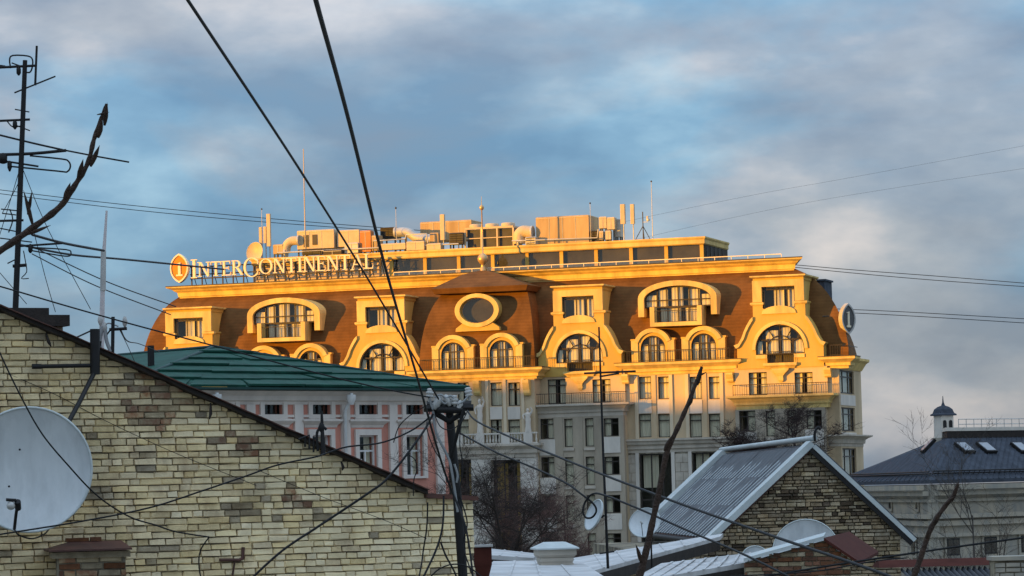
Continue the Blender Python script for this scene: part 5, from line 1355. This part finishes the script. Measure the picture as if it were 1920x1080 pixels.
# ================================================================== far-right building with dark hipped roof
N_ = W(1746, 900, 215); L_ = W(1560, 897, 250); R_ = W(2150, 905, 228)
zf = N_.z
fb = thing('palace_block', 'grey stone building with dark hipped roof and small cupola at far right', 'building', loc=(N_.x, N_.y, 0))
L_.z = R_.z = zf
bk = L_ + (R_ - N_)
def wallq(a, b, z0, z1, off, name, mt, par=None, th=.4):
    d = (b - a).normalized(); nrm_ = Vector((d.y, -d.x, 0)).normalized()
    q_ = MB(); A = Vector((a.x, a.y, 0)) + nrm_ * off; B = Vector((b.x, b.y, 0)) + nrm_ * off
    q_.hexa([A + Vector((0, 0, z0)), B + Vector((0, 0, z0)), B - nrm_ * th + Vector((0, 0, z0)), A - nrm_ * th + Vector((0, 0, z0)), A + Vector((0, 0, z1)), B + Vector((0, 0, z1)), B - nrm_ * th + Vector((0, 0, z1)), A - nrm_ * th + Vector((0, 0, z1))])
    return q_.build(name, mt, par or fb)
for a, b in ((L_, N_), (N_, R_)):
    wallq(a, b, 0, zf - .3, -.02, 'wall', 'plaster_worn')
    for zt, hh, of in ((zf - .35, .32, .9), (zf - .75, .3, .6), (zf - 2.3, .3, .45), (zf - 2.75, .35, .25), (zf - 3.6, .25, .3), (zf - 1.3, .2, .2), (zf - 5.4, .3, .3)):
        wallq(a, b, zt - hh, zt, of, 'cornice', 'plaster_worn')
def facade_windows(a, b, n, z0, z1, w_):
    d = (b - a).normalized(); nrm_ = Vector((d.y, -d.x, 0)).normalized()
    for k in range(n):
        c = a + (b - a) * ((k + .5) / n); A, B = c - d * w_ / 2, c + d * w_ / 2
        wallq(A - d * .2, B + d * .2, z0 - .2, z1 + .2, .10, 'window_surround', 'plaster_worn', th=.09)
        wi = wallq(A, B, z0, z1, .13, 'window', 'iron', th=.028)
        wallq(A + d * .08, c - d * .04, z0 + .1, z1 - .1, .15, 'pane', 'pane', wi, th=.01); wallq(c + d * .04, B - d * .08, z0 + .1, z1 - .1, .15, 'pane', 'pane', wi, th=.01)
facade_windows(N_, R_, 6, zf - 5.1, zf - 3.95, 1.2); facade_windows(L_, N_, 3, zf - 5.1, zf - 3.95, 1.2); facade_windows(L_, N_, 4, zf - 1.95, zf - 1.4, .6)
# roof
ctr = (N_ + bk) / 2
def ins(p, f_, z): q_ = p.lerp(ctr, f_); return Vector((q_.x, q_.y, z))
zt = W(1776, 823, 225).z
eo = lambda p: Vector((p.x + (p.x - ctr.x) * .02, p.y + (p.y - ctr.y) * .02, zf))
m = MB()
top = [W(1757, 824, 232), W(1776, 824, 222), W(2140, 824, 234), W(2120, 824, 246)]
for q_ in top: q_.z = zt
rings = [[eo(L_) + Vector((0, 0, -.25)), eo(N_) + Vector((0, 0, -.25)), eo(R_) + Vector((0, 0, -.25)), eo(bk) + Vector((0, 0, -.25))], [eo(L_), eo(N_), eo(R_), eo(bk)], top]
m.loft(rings); rfb = m.build('roof', 'roof_slate', fb)
nv = (top[2] - eo(N_)).cross(eo(R_) - eo(N_)).normalized(); nv = nv if nv.z > 0 else -nv
# standing seams and snow guard
E0, E1 = eo(N_), eo(R_)
for k in range(1, 40):
    f_ = k / 40; a = E0.lerp(E1, f_); b = top[1].lerp(top[2], f_); m = MB(); m.tube([a + nv * .02, b + nv * .02], .045, 4, smooth=False); m.build('seam', 'roof_slate', rfb)
F0, F1 = eo(L_), eo(N_)
nv2 = (top[1] - F0).cross(F1 - F0).normalized(); nv2 = nv2 if nv2.z > 0 else -nv2
for k in range(1, 22):
    f_ = k / 22; a = F0.lerp(F1, f_); b = top[0].lerp(top[1], f_); m = MB(); m.tube([a + nv2 * .02, b + nv2 * .02], .045, 4, smooth=False); m.build('seam', 'roof_slate', rfb)
m = MB(); m.tube([E0.lerp(top[1], .12) + nv * .3, E1.lerp(top[2], .12) + nv * .3], .05, 5); m.tube([E0.lerp(top[1], .12) + nv * .12, E1.lerp(top[2], .12) + nv * .12], .05, 5)
m.tube([F0.lerp(top[0], .12) + nv2 * .3, F1.lerp(top[1], .12) + nv2 * .3], .05, 5); m.tube([F0.lerp(top[0], .12) + nv2 * .12, F1.lerp(top[1], .12) + nv2 * .12], .05, 5)
for k in range(45): a = E0.lerp(E1, k / 44).lerp(top[1].lerp(top[2], k / 44), .12); m.tube([a, a + nv * .34], .03, 4)
m.build('snow_guard', 'iron', rfb)
for px, py, pl in ((1742, 838, 1), (1808, 842, 0), (1849, 842, 0), (1913, 842, 0)):      # skylights
    n0 = nv2 if pl else nv; base = F0 if pl else E0
    d = ray(px, py); t_ = (base - CO).dot(n0) / d.dot(n0); c = CO + d * t_
    ax = (F1 - F0).normalized() if pl else (E1 - E0).normalized(); up = n0.cross(ax).normalized(); up = up if up.z > 0 else -up
    def quad(w_, h_, l0, l1, nm, mt, par):
        P = [c - ax * w_ - up * h_, c + ax * w_ - up * h_, c + ax * w_ + up * h_, c - ax * w_ + up * h_]
        q_ = MB(); q_.hexa([p + n0 * l0 for p in P] + [p + n0 * l1 for p in P]); return q_.build(nm, mt, par)
    sk = quad(.52, .62, .0, .22, 'skylight', 'iron', rfb); quad(.42, .5, .222, .24, 'pane', 'skylight', rfb)
# top ledge, cupola, railing
m = MB(); m.loft([[p + Vector((0, 0, z)) for p in top] for z in (.02, .5)]); m.build('top_ledge', 'verge', fb)
m = MB(); cc_ = sum(top, Vector()) / 4
m.loft([[p + (p - cc_) * .01 + Vector((0, 0, z)) for p in top] for z in (.504, .75)]); m.build('ledge_band', 'panel_white', fb)
UC = frame(1777, 800, 226, 25)
u0, u1, z0, z1 = rect(UC, 1765, 779, 1790, 815, 0)
m = MB(UC); m.box(u0 + .05, u1 - .05, .05, u1 - u0 - .05, z0 - .6, z1); tw = m.build('cupola', 'panel_white', fb)
for k in range(2):
    c = u0 + (u1 - u0) * (.28 + .44 * k)
    m = MB(UC); m.slab(archpoly(c, .13, z0 + .35, z1 - .45, .13, 6), [], -.01, .048); m.build('louvre_opening', 'iron', tw)
m = MB(UC); m.loft([[(u0 - .06, -.06, z0 - .65), (u1 + .06, -.06, z0 - .65), (u1 + .06, u1 - u0 + .06, z0 - .65), (u0 - .06, u1 - u0 + .06, z0 - .65)], [(u0 - .06, -.06, z0 - .2), (u1 + .06, -.06, z0 - .2), (u1 + .06, u1 - u0 + .06, z0 - .2), (u0 - .06, u1 - u0 + .06, z0 - .2)]]); m.build('cupola_base', 'plaster_worn', tw)
c_ = (u1 - u0) / 2; hw_ = c_ + .12
rg = []
for s_, z in ((1.0, 0), (1.0, .1), (.82, .18), (.7, .45), (.45, .62), (.15, .72), (.06, .95), (.02, 1.4)):
    rg.append([(u0 + c_ + sx_ * hw_ * s_, c_ + sy_ * hw_ * s_, z1 + z) for sx_, sy_ in ((-1, -1), (1, -1), (1, 1), (-1, 1))])
m = MB(UC); m.loft(rg); m.build('cupola_roof', 'roof_slate', tw)
m = MB(); a, b = W(1797, 786, 223), W(2140, 786, 235); b.z = a.z
zt2 = zt + .75
for hh in (.0, .35): m.tube([a + Vector((0, 0, -hh)), b + Vector((0, 0, -hh))], .03, 4)
for k in range(26): p = a.lerp(b, k / 25); m.tube([Vector((p.x, p.y, zt2)), p], .025, 4)
m.build('roof_railing', 'zinc', fb)

# ================================================================== UTILITY POLE
DP = 36.8
up_ = thing('utility_pole', 'dark utility pole with insulators on a crossarm, centre foreground', 'utility pole', loc=W(868, 1090, DP))
m = MB(); m.tube([W(870, 1110, DP), W(858, 940, DP), W(842, 765, DP)], [.058, .054, .048], 10); m.build('pole', 'iron', up_)
m = MB()
a, b = W(795, 766, DP - .1), W(888, 764, DP - .1)
m.tube([a, b], .04, 4, smooth=False); m.tube([W(800, 758, DP + .1), W(884, 757, DP + .1)], .04, 4, smooth=False); m.build('crossarm', 'iron', up_)
m = MB(); m.tube([W(812, 772, DP - .05), W(842, 790, DP - .05), W(872, 772, DP - .05)], .035, 5); m.tube([W(820, 768, DP - .12), W(866, 769, DP - .12)], .045, 6); m.build('clamp', 'iron', up_)
def insulator(px, py, tilt=0.0, s=1.0):
    c = W(px, py, DP - .12); m = MB(Matrix.Translation(c) @ Matrix.Rotation(tilt, 4, 'Y'))
    m.lathe([(.018, -.10), (.018, -.055), (.040, -.05), (.045, -.03), (.028, -.02), (.042, -.008), (.045, .012), (.028, .02), (.034, .03), (.032, .05), (.01, .055)] if s == 1 else [(a_ * s, b_ * s) for a_, b_ in ((.018, -.1), (.05, -.05), (.04, -.03), (.05, 0), (.03, .04), (.01, .06))], (0, 0, 0), 12)
    m.build('insulator', 'ceramic', up_)
for px, py, t, s in ((806, 737, .1, 1), (878, 735, -.15, 1), (852, 750, 0, 1), (822, 752, .5, 1.05), (838, 748, -.4, .9), (862, 758, .2, .8)): insulator(px, py, t, s)
m = MB()
for pth in ([(806, 745), (808, 758), (812, 768)], [(878, 742), (870, 752), (858, 758)], [(815, 745), (826, 740), (836, 746), (845, 742), (852, 748)], [(826, 750), (834, 757), (845, 752)]):
    m.tube(smooth_path([W(x, y, DP - .15) for x, y in pth], 4), .012, 5)
m.build('pin_wire', 'grey_cable', up_)
m = MB(); m.tube(smooth_path([W(812, 770, DP - .1), W(818, 812, DP - .12), W(842, 862, DP - .14), (W(852, 915, DP - .14)), W(858, 960, DP - .13)], 5), .017, 6)
m.tube(smooth_path([W(852, 870, DP - .16), W(858, 890, DP - .16), W(856, 905, DP - .16)], 4), .014, 6); m.build('conduit', 'grey_cable', up_)
m = MB(); m.tube([W(870, 766, DP - .2), W(853, 830, DP - .2), W(846, 860, DP - .1)], .022, 5); m.build('stay', 'iron', up_)

# ================================================================== CABLES
def cable(label, pts, r, name='cable', mt='cable', k=8, n=6, r1=None):
    P = smooth_path([W(*p) for p in pts], k)
    rr = r if r1 is None else [r + (r1 - r) * i / (len(P) - 1) for i in range(len(P))]
    m = MB(); m.tube(P, rr, n); o = m.build(name, mt)
    return tag(o, label, 'cable', 'overhead cables and wires')
cable('thick cable from top left slanting down to the pole crossarm', [(240, -170, 15), (352, 0, 17.5), (560, 315, 25), (700, 540, 32), (822, 748, 36.6)], .011)
cable('thick cable from top centre running down past the pole', [(560, -130, 13), (592, 0, 14.5), (655, 230, 19), (722, 500, 26), (780, 700, 33), (832, 880, 36.3), (872, 985, 36.3), (888, 1090, 36)], .0125)
cable('heavy cable sagging from the pole down to the bottom right', [(876, 770, 36.6), (905, 796, 35), (1060, 862, 30), (1250, 935, 26), (1440, 1002, 23), (1600, 1056, 21), (1720, 1100, 20)], .0105)
cable('thinner cable from the pole with a coiled loop before the corrugated roof', [(862, 812, 36.4), (930, 848, 35), (1000, 877, 34), (1060, 905, 33), (1088, 925, 32.6), (1112, 944, 32.5), (1118, 958, 32.5), (1110, 970, 32.5), (1098, 970, 32.5), (1093, 957, 32.5), (1098, 940, 32.5), (1112, 926, 32.4), (1135, 929, 32), (1200, 955, 31), (1290, 995, 30), (1400, 1042, 28), (1500, 1092, 27)], .0105, k=6)
cable('wire crossing from the left edge over the green roof to the pole', [(-40, 528, 33), (0, 537, 33.4), (140, 578, 34), (270, 614, 34.6), (400, 648, 35), (520, 680, 35.5), (645, 712, 36), (740, 733, 36.3), (806, 745, 36.6)], .0085)
cable('wavy cable from the pole along the brick wall to the left edge', [(806, 782, 36.6), (770, 808, 36.5), (715, 830, 36.4), (650, 838, 36.3), (612, 850, 36.2), (590, 857, 36.1), (520, 872, 36), (460, 893, 36), (380, 920, 35.8), (280, 952, 35.6), (150, 978, 35.5), (0, 1002, 35.3), (-40, 1010, 35.2)], .0105)
cable('thick cable from the pole slanting down left across the brick wall', [(812, 776, 36.7), (790, 815, 36.3), (730, 893, 36), (690, 925, 35.9), (600, 985, 35.8), (530, 1032, 35.6), (470, 1086, 35.5)], .014)
cable('thin cable hanging over the big dish down the brick wall', [(-20, 610, 34.4), (0, 662, 34.5), (40, 745, 34.6), (80, 815, 34.8), (130, 875, 35.0), (172, 920, 35.3), (210, 950, 35.8), (250, 972, 36.2), (290, 984, 36.4), (330, 997, 36.6), (392, 1007, 36.8)], .009)
cable('short dark wire dropping beside the bent bracket', [(392, 1007, 37), (376, 1032, 37), (373, 1060, 37), (378, 1090, 37)], .009)
cable('cable drooping under the big dish feed arm', [(27, 992, 35.5), (35, 1003, 35.8), (60, 1010, 36), (82, 1002, 36.3), (92, 992, 36.6)], .009)
cable('dark cable forking down from the pole side', [(832, 930, 36.4), (830, 985, 36.3), (818, 1030, 36.2), (790, 1090, 36)], .013)
cable('right fork of the cable hanging beside the pole', [(826, 1016, 36.3), (836, 1042, 36.3), (852, 1072, 36.3), (860, 1095, 36.3)], .012)
cable('ragged dark wire on the wall left of the pole', [(802, 942, 37), (800, 990, 37), (794, 1030, 37), (790, 1060, 36.9), (784, 1090, 36.8)], .010)
cable('looping cable crossing low from wall to the tin roof', [(800, 1090, 36), (822, 1068, 36), (850, 1058, 36), (880, 1064, 36), (915, 1092, 36)], .009)
cable('cable curling right of the pole against the wall end', [(862, 930, 36.5), (876, 980, 36.5), (868, 1020, 36.5), (880, 1062, 36.4), (890, 1090, 36.3)], .009)
cable('thin wire stretched from bottom right edge to the lone bracket', [(1380, 1090, 46), (1560, 1060, 45), (1760, 1030, 44), (1920, 1008, 43), (1960, 1002, 43)], .016)
cable('thin dark line over the rust-brown gable', [(1370, 1080, 45), (1520, 1072, 45), (1640, 1052, 45), (1700, 1046, 45)], .010)
cable('thin wire slanting across the brick wall above the dish', [(-20, 686, 36.6), (100, 738, 36.9), (200, 790, 37.2), (330, 850, 37.4), (480, 910, 37.6)], .004)
cable('faint wire across the lower brick wall', [(480, 880, 37.3), (600, 930, 37.4), (720, 975, 37.5), (800, 1010, 37.6)], .004)
for lab, pts in (('upper of two distant wires from left edge behind the hotel aerials', [(-40, 351, 320), (200, 380, 330), (420, 402, 340), (640, 421, 350), (900, 440, 360)]),
                 ('lower of two distant wires from left edge behind the hotel aerials', [(-40, 358, 320), (200, 388, 330), (420, 410, 340), (640, 427, 350), (900, 446, 360)]),
                 ('upper of the twin wires right of the hotel cornice', [(1440, 492, 330), (1600, 506, 330), (1760, 518, 330), (1960, 534, 330)]),
                 ('lower of the twin wires right of the hotel cornice', [(1440, 496, 330), (1600, 512, 330), (1760, 526, 330), (1960, 540, 330)]),
                 ('upper of the twin wires at the height of the right emblem', [(1540, 578, 330), (1700, 585, 330), (1960, 600, 330)]),
                 ('lower of the twin wires at the height of the right emblem', [(1540, 584, 330), (1700, 592, 330), (1960, 608, 330)]),
                 ('upper faint wire rising to the right edge against clouds', [(1000, 452, 500), (1380, 372, 500), (1600, 332, 500), (1960, 266, 500)]),
                 ('lower faint wire rising to the right edge against clouds', [(1100, 470, 500), (1440, 394, 500), (1680, 352, 500), (1960, 310, 500)])):
    cable(lab, pts, .035 if 'faint' not in lab else .014, n=4)
for lab, pts in (('wire from the left aerial mast towards the hotel emblem', [(20, 455, 60), (130, 477, 65), (240, 487, 70), (420, 505, 80)]),
                 ('short wire joining the aerials and the white pole', [(60, 440, 50), (120, 456, 52), (195, 470, 55)]),
                 ('upper pale wire sinking behind the hotel left flank', [(60, 462, 200), (200, 528, 215), (330, 575, 230)]),
                 ('lower pale wire sinking behind the hotel left flank', [(60, 476, 200), (180, 536, 215), (320, 590, 230)])):
    cable(lab, pts, .022 if 'pale' not in lab else .04, n=4)

for lab, pts in (('thin wire looping left from the crossarm past the pink house', [(800, 760, 36.6), (770, 778, 36.8), (748, 800, 37), (738, 830, 37)]),
                 ('curled loose wire hanging before the pink house window', [(765, 852, 37.2), (778, 862, 37.2), (782, 880, 37.2), (776, 900, 37.2), (775, 930, 37.2)]),
                 ('slack wire dropping from the crossarm left end', [(806, 772, 36.5), (800, 800, 36.4), (812, 838, 36.4), (830, 870, 36.4), (838, 905, 36.4)]),
                 ('slack wire arching under the crossarm', [(815, 778, 36.5), (826, 800, 36.4), (846, 806, 36.4), (866, 790, 36.4), (876, 772, 36.5)]),
                 ('thin wire twisting down the right side of the pole', [(866, 775, 36.5), (862, 830, 36.5), (868, 880, 36.5), (860, 940, 36.5), (872, 1000, 36.5), (866, 1090, 36.5)])):
    cable(lab, pts, .0065, n=5)

# ================================================================== TV AERIAL MAST (left edge)
DA = 41.0
am = thing('aerial_mast', 'tall dark mast with several television aerials at the left edge', 'mast', loc=W(29, 600, DA))
m = MB(); m.tube([W(28, 605, DA), W(38, 350, DA), W(47, 113, DA)], [.04, .036, .03], 8); m.build('mast', 'iron', am)
def seg(name, segs, r=.012, par=am, mt='iron', D=DA):
    m = MB()
    for s_ in segs: m.tube(smooth_path([W(p[0], p[1], D + (p[2] if len(p) > 2 else 0)) for p in s_], 3) if len(s_) > 2 else [W(p[0], p[1], D + (p[2] if len(p) > 2 else 0)) for p in s_], r, 6)
    return m.build(name, mt, par)
y1 = seg('boom', [[(-30, 128), (68, 123)]], .018)
seg('loop_dipole', [[(20, 128), (18, 112), (24, 104), (52, 105), (61, 112), (60, 128), (55, 136), (44, 134)]], .011)
seg('element', [[(69, 86), (66, 160)]], .016); seg('element', [[(27, 174), (104, 143)]], .011); seg('element', [[(-20, 120), (10, 124)], [(22, 118), (44, 126)]], .01)
m = MB(); m.box(*[0] * 6) if False else m.lathe([(.01, -.06), (.03, -.03), (.03, .03), (.01, .06)], W(35, 133, DA), 8); m.build('junction_box', 'iron', am)
seg('boom', [[(-30, 228), (56, 224)]], .017); seg('element', [[(28, 205), (55, 210)], [(30, 235), (56, 245)], [(14, 228), (24, 238), (40, 236)]], .009)
m = MB(); m.lathe([(.01, -.06), (.03, -.03), (.03, .03), (.01, .06)], W(28, 234, DA), 8); m.build('junction_box', 'iron', am)
seg('boom', [[(-30, 246), (60, 268), (118, 281)]], .014); seg('element', [[(118, 281), (180, 293), (242, 304)]], .012)
seg('boom', [[(0, 290), (60, 288), (124, 282)]], .022)
seg('loop_dipole', [[(56, 292), (115, 298), (128, 302), (132, 312), (126, 322), (110, 321), (20, 312)]], .012); seg('element', [[(8, 302), (72, 312)]], .014)
m = MB(); m.lathe([(.02, -.07), (.05, -.06), (.055, .05), (.02, .07)], W(6, 297, DA), 8); m.lathe([(.01, -.08), (.03, -.03), (.03, .03), (.01, .06)], W(18, 310, DA), 8); m.build('junction_box', 'iron', am)
seg('boom', [[(-30, 415), (44, 413)]], .017); seg('element', [[(2, 392), (32, 395)], [(4, 400), (30, 403)], [(0, 428), (30, 434)], [(18, 392), (24, 412), (16, 436)]], .009)
seg('boom', [[(30, 462), (118, 456)]], .015); seg('loop_dipole', [[(60, 464), (124, 468), (133, 474), (130, 480), (112, 479), (60, 470)]], .010); seg('element', [[(-20, 444), (60, 454)], [(14, 494), (34, 484)]], .009)
m = MB(); m.lathe([(.01, -.06), (.03, -.03), (.03, .03), (.01, .06)], W(57, 466, DA), 8); m.build('junction_box', 'iron', am)
seg('cross_clamp', [[(24, 499), (50, 497)]], .024); seg('feed_cable', [[(44, 470), (48, 492), (50, 510), (40, 522), (54, 522)], [(36, 330), (40, 380), (34, 430)]], .007)
seg('guy_wire', [[(36, 320), (12, 400), (-10, 470)], [(44, 320), (90, 430), (170, 580)], [(60, 420), (85, 520), (104, 585)], [(-10, 500), (50, 570)], [(36, 340), (20, 372), (4, 400)]], .005)

# white pole and small roof bracket behind the gable
wp = thing('white_pole', 'slender whitish pole standing behind the brick gable slope', 'pole', loc=W(190, 700, 60))
m = MB(); m.tube([W(189, 720, 60), W(192, 560, 60), W(195, 470, 60), W(200, 395, 60)], [.055, .045, .035, .02], 8); m.build('shaft', 'grey_pole', wp)
m = MB(); m.tube([W(194, 470, 60), W(193, 545, 60)], [.05, .055], 8); m.build('sleeve', 'zinc', wp)
rb = thing('wire_bracket', 'small black bracket with pale insulators beside the white pole', 'bracket', loc=W(212, 665, 46))
m = MB(); m.tube([W(211, 668, 46), W(212, 594, 46)], .028, 6); m.tube([W(205, 618, 46), W(238, 616, 46)], .025, 6); m.tube([W(200, 628, 46), W(212, 612, 46)], .012, 5); m.build('post', 'iron', rb)
for px, py in ((234, 601), (188, 598), (196, 612)):
    m = MB(); m.lathe([(.012, -.1), (.03, -.06), (.04, -.02), (.03, .03), (.015, .06)], W(px, py, 46), 8); m.build('insulator', 'ceramic', rb)
m = MB(); m.tube(smooth_path([W(192, 612, 46), W(186, 640, 46), W(190, 658, 46)], 4), .035, 6); m.tube(smooth_path([W(197, 618, 46), W(200, 640, 46), W(210, 665, 46)], 4), .03, 6); m.tube(smooth_path([W(194, 614, 46), W(203, 606, 46), W(222, 612, 46)], 4), .012, 6); m.build('cable_bundle', 'grey_cable', rb)
m = MB(); m.tube([W(186, 640, 46), W(188, 656, 46), W(186, 650, 46)], .04, 6); m.build('shoe', 'iron', rb)
cable('thin wire from the small bracket down behind the green roof', [(226, 618, 46), (240, 640, 60), (262, 645, 90), (300, 660, 110)], .012)
cable('thin drop wires right of the small bracket', [(224, 618, 46), (240, 650, 50), (262, 700, 55)], .006)
cable('short stay wire left of the dish post', [(175, 618, 37.6), (140, 634, 39), (100, 650, 41)], .010)

# ================================================================== FOREGROUND TWIGS
def twig(label, pts, r0, r1, buds, D, name='twig'):
    P = smooth_path([W(x, y, d) for x, y, d in pts], 6)
    n = len(P); rr = []
    for i in range(n):
        t = i / (n - 1); r = r0 + (r1 - r0) * t
        rr.append(r * (1 + .10 * math.sin(i * 1.7) + random.uniform(-.06, .08)))
    t = thing(name, label, 'branch', loc=P[0], group='bare twigs in the foreground')
    m = MB(); m.tube(P, rr, 10); st = m.build('stem', 'twig', t)
    for (bx, by, ex, ey, w) in buds:
        a, b = W(bx, by, D), W(ex, ey, D - .02); ax = b - a; L = ax.length
        m = MB(); prof = [(.0, .45), (.18, .8), (.4, 1.0), (.62, .8), (.82, .42), (1, .03)]
        m.tube([a + ax * p for p, _ in prof], [w * .62 * q for _, q in prof], 7); m.build('bud', 'twig', t)
    return t
D1 = 6.0; px2m = D1 / F
twig('bare budded twig reaching up over the aerials at the left', [(-40, 490, D1), (0, 470, D1), (60, 428, D1), (112, 388, D1), (140, 348, D1), (165, 305, D1), (176, 262, D1), (190, 222, D1), (200, 195, D1)], 7.4 * px2m, 3.2 * px2m,
     [(196, 235, 201, 192, 8 * px2m), (184, 258, 192, 222, 9 * px2m), (170, 312, 187, 272, 8 * px2m), (146, 340, 156, 298, 9 * px2m), (120, 378, 132, 342, 9 * px2m), (62, 424, 44, 356, 7 * px2m), (52, 402, 60, 358, 6 * px2m), (50, 440, 96, 422, 6 * px2m), (182, 215, 206, 210, 3 * px2m)], D1)
D2 = 7.0; px2m = D2 / F
twig('tall bare twig rising in front of the lower hotel windows', [(1190, 1100, D2), (1205, 1060, D2), (1222, 985, D2), (1236, 920, D2), (1250, 850, D2), (1268, 808, D2), (1290, 758, D2), (1305, 718, D2), (1316, 688, D2)], 7.4 * px2m, 3.2 * px2m,
     [(1308, 722, 1317, 684, 6 * px2m), (1290, 762, 1300, 742, 7 * px2m), (1246, 845, 1262, 815, 8 * px2m), (1205, 1060, 1192, 1020, 7 * px2m), (1310, 705, 1326, 697, 3 * px2m)], D2)
twig('short bare twig in front of the far-right building', [(1705, 1100, D2), (1722, 1058, D2), (1738, 1010, D2), (1752, 978, D2), (1775, 945, D2), (1788, 928, D2), (1796, 908, D2)], 6 * px2m, 3.4 * px2m,
     [(1785, 940, 1798, 902, 7 * px2m), (1752, 985, 1762, 958, 8 * px2m), (1738, 1012, 1742, 990, 7 * px2m), (1770, 950, 1790, 930, 7 * px2m)], D2)

# ================================================================== BARE TREES
def bare_tree(name, label, base, H, seed, r0, mt, lev=4, spread=.6, kids=5, cat='tree', group=None, first=.25, ups=.35):
    rr = random.Random(seed)
    t = thing(name, label, cat, loc=base, group=group or 'leafless trees and bushes')
    tm = MB(); cm = MB()
    def grow(p, d, L, r, l, mb):
        n = 4; pts = [p]; rad = [r]
        for i in range(n):
            d = (d + Vector((rr.uniform(-1, 1), rr.uniform(-1, 1), rr.uniform(-.5, 1) * ups)) * .22).normalized()
            p = p + d * (L / n); pts.append(p); rad.append(r * (1 - .68 * (i + 1) / n))
        mb.tube(pts, rad, 5 if l > 1 else 3, cap=False)
        if l == 0: return
        for k in range(kids + (l == lev) * 3):
            f_ = rr.uniform(first if l == lev else .15, 1) * n
            i = min(int(f_), n - 1); q = pts[i].lerp(pts[i + 1], f_ - i)
            side = Vector((rr.uniform(-1, 1), rr.uniform(-1, 1), rr.uniform(-.25, .7)))
            nd = (d * (1 - spread) + side.normalized() * spread).normalized()
            grow(q, nd, L * rr.uniform(.38, .62), max(rad[i] * .55, .006), l - 1, cm)
    grow(Vector(base), Vector((rr.uniform(-.05, .05), 0, 1)), H, r0, lev, tm)
    tm.build('trunk', mt, t); cm.build('crown', mt, t)
    return t
def gp(px, Y, z): p = W(px, 950, Y); return (p.x, p.y, z)
bare_tree('bare_tree', 'leafless dark tree before the pale columns of the hotel', gp(905, 235, 2), 10, 1, .2, 'bark', 4, .62, 7)
bare_tree('bare_tree', 'leafless dark tree rising just right of the brick wall end', gp(882, 190, 3), 9.5, 2, .18, 'bark', 4, .62, 7)
bare_tree('bare_tree', 'thin leafless tree between pink house and the loggia', gp(818, 140, 4), 9, 3, .15, 'bark_grey', 4, .6, 5)
bare_tree('bare_shrub', 'reddish leafless thicket in front of the hotel base', gp(985, 150, 10), 5.0, 5, .10, 'bark_red', 4, .75, 8, 'shrub', first=.02)
bare_tree('bare_shrub', 'tall reddish bush before the dark loggia opening', gp(948, 160, 8.5), 6.0, 27, .11, 'bark_red', 4, .72, 8, 'shrub', first=.02)
bare_tree('bare_shrub', 'reddish leafless bush left of the thin mast foot', gp(1050, 145, 10.5), 4.6, 6, .09, 'bark_red', 4, .75, 8, 'shrub', first=.02)
bare_tree('bare_shrub', 'dark leafless bush right beside the vent box', gp(935, 120, 10.5), 5.6, 8, .10, 'bark', 4, .75, 8, 'shrub', first=.02)
bare_tree('bare_shrub', 'dark brownish bush showing above the corrugated roof ridge', gp(1450, 150, 14.6), 3.4, 9, .1, 'bark_dark', 4, .78, 10, 'shrub', first=.02)
bare_tree('bare_tree', 'dark tangled treetop above the corrugated roof near its peak', gp(1495, 152, 14.6), 3.9, 10, .12, 'bark_dark', 4, .75, 8)
bare_tree('bare_tree', 'slender leafless tree in front of the far-right building', gp(1834, 130, 7), 7.6, 12, .09, 'bark_grey', 4, .5, 5, first=.15)
bare_tree('bare_tree', 'leafless tree near the right edge beside the slender one', gp(1895, 125, 6), 5.5, 13, .10, 'bark', 4, .6, 5, first=.15)
bare_tree('bare_tree', 'short leafless tree between the two trees at far right', gp(1865, 120, 7), 4.5, 14, .09, 'bark', 4, .65, 5, first=.1)
bare_tree('bare_tree', 'leafless tree left of the slender one at far right', gp(1795, 128, 7.5), 3.8, 15, .08, 'bark_grey', 4, .65, 5, first=.1)
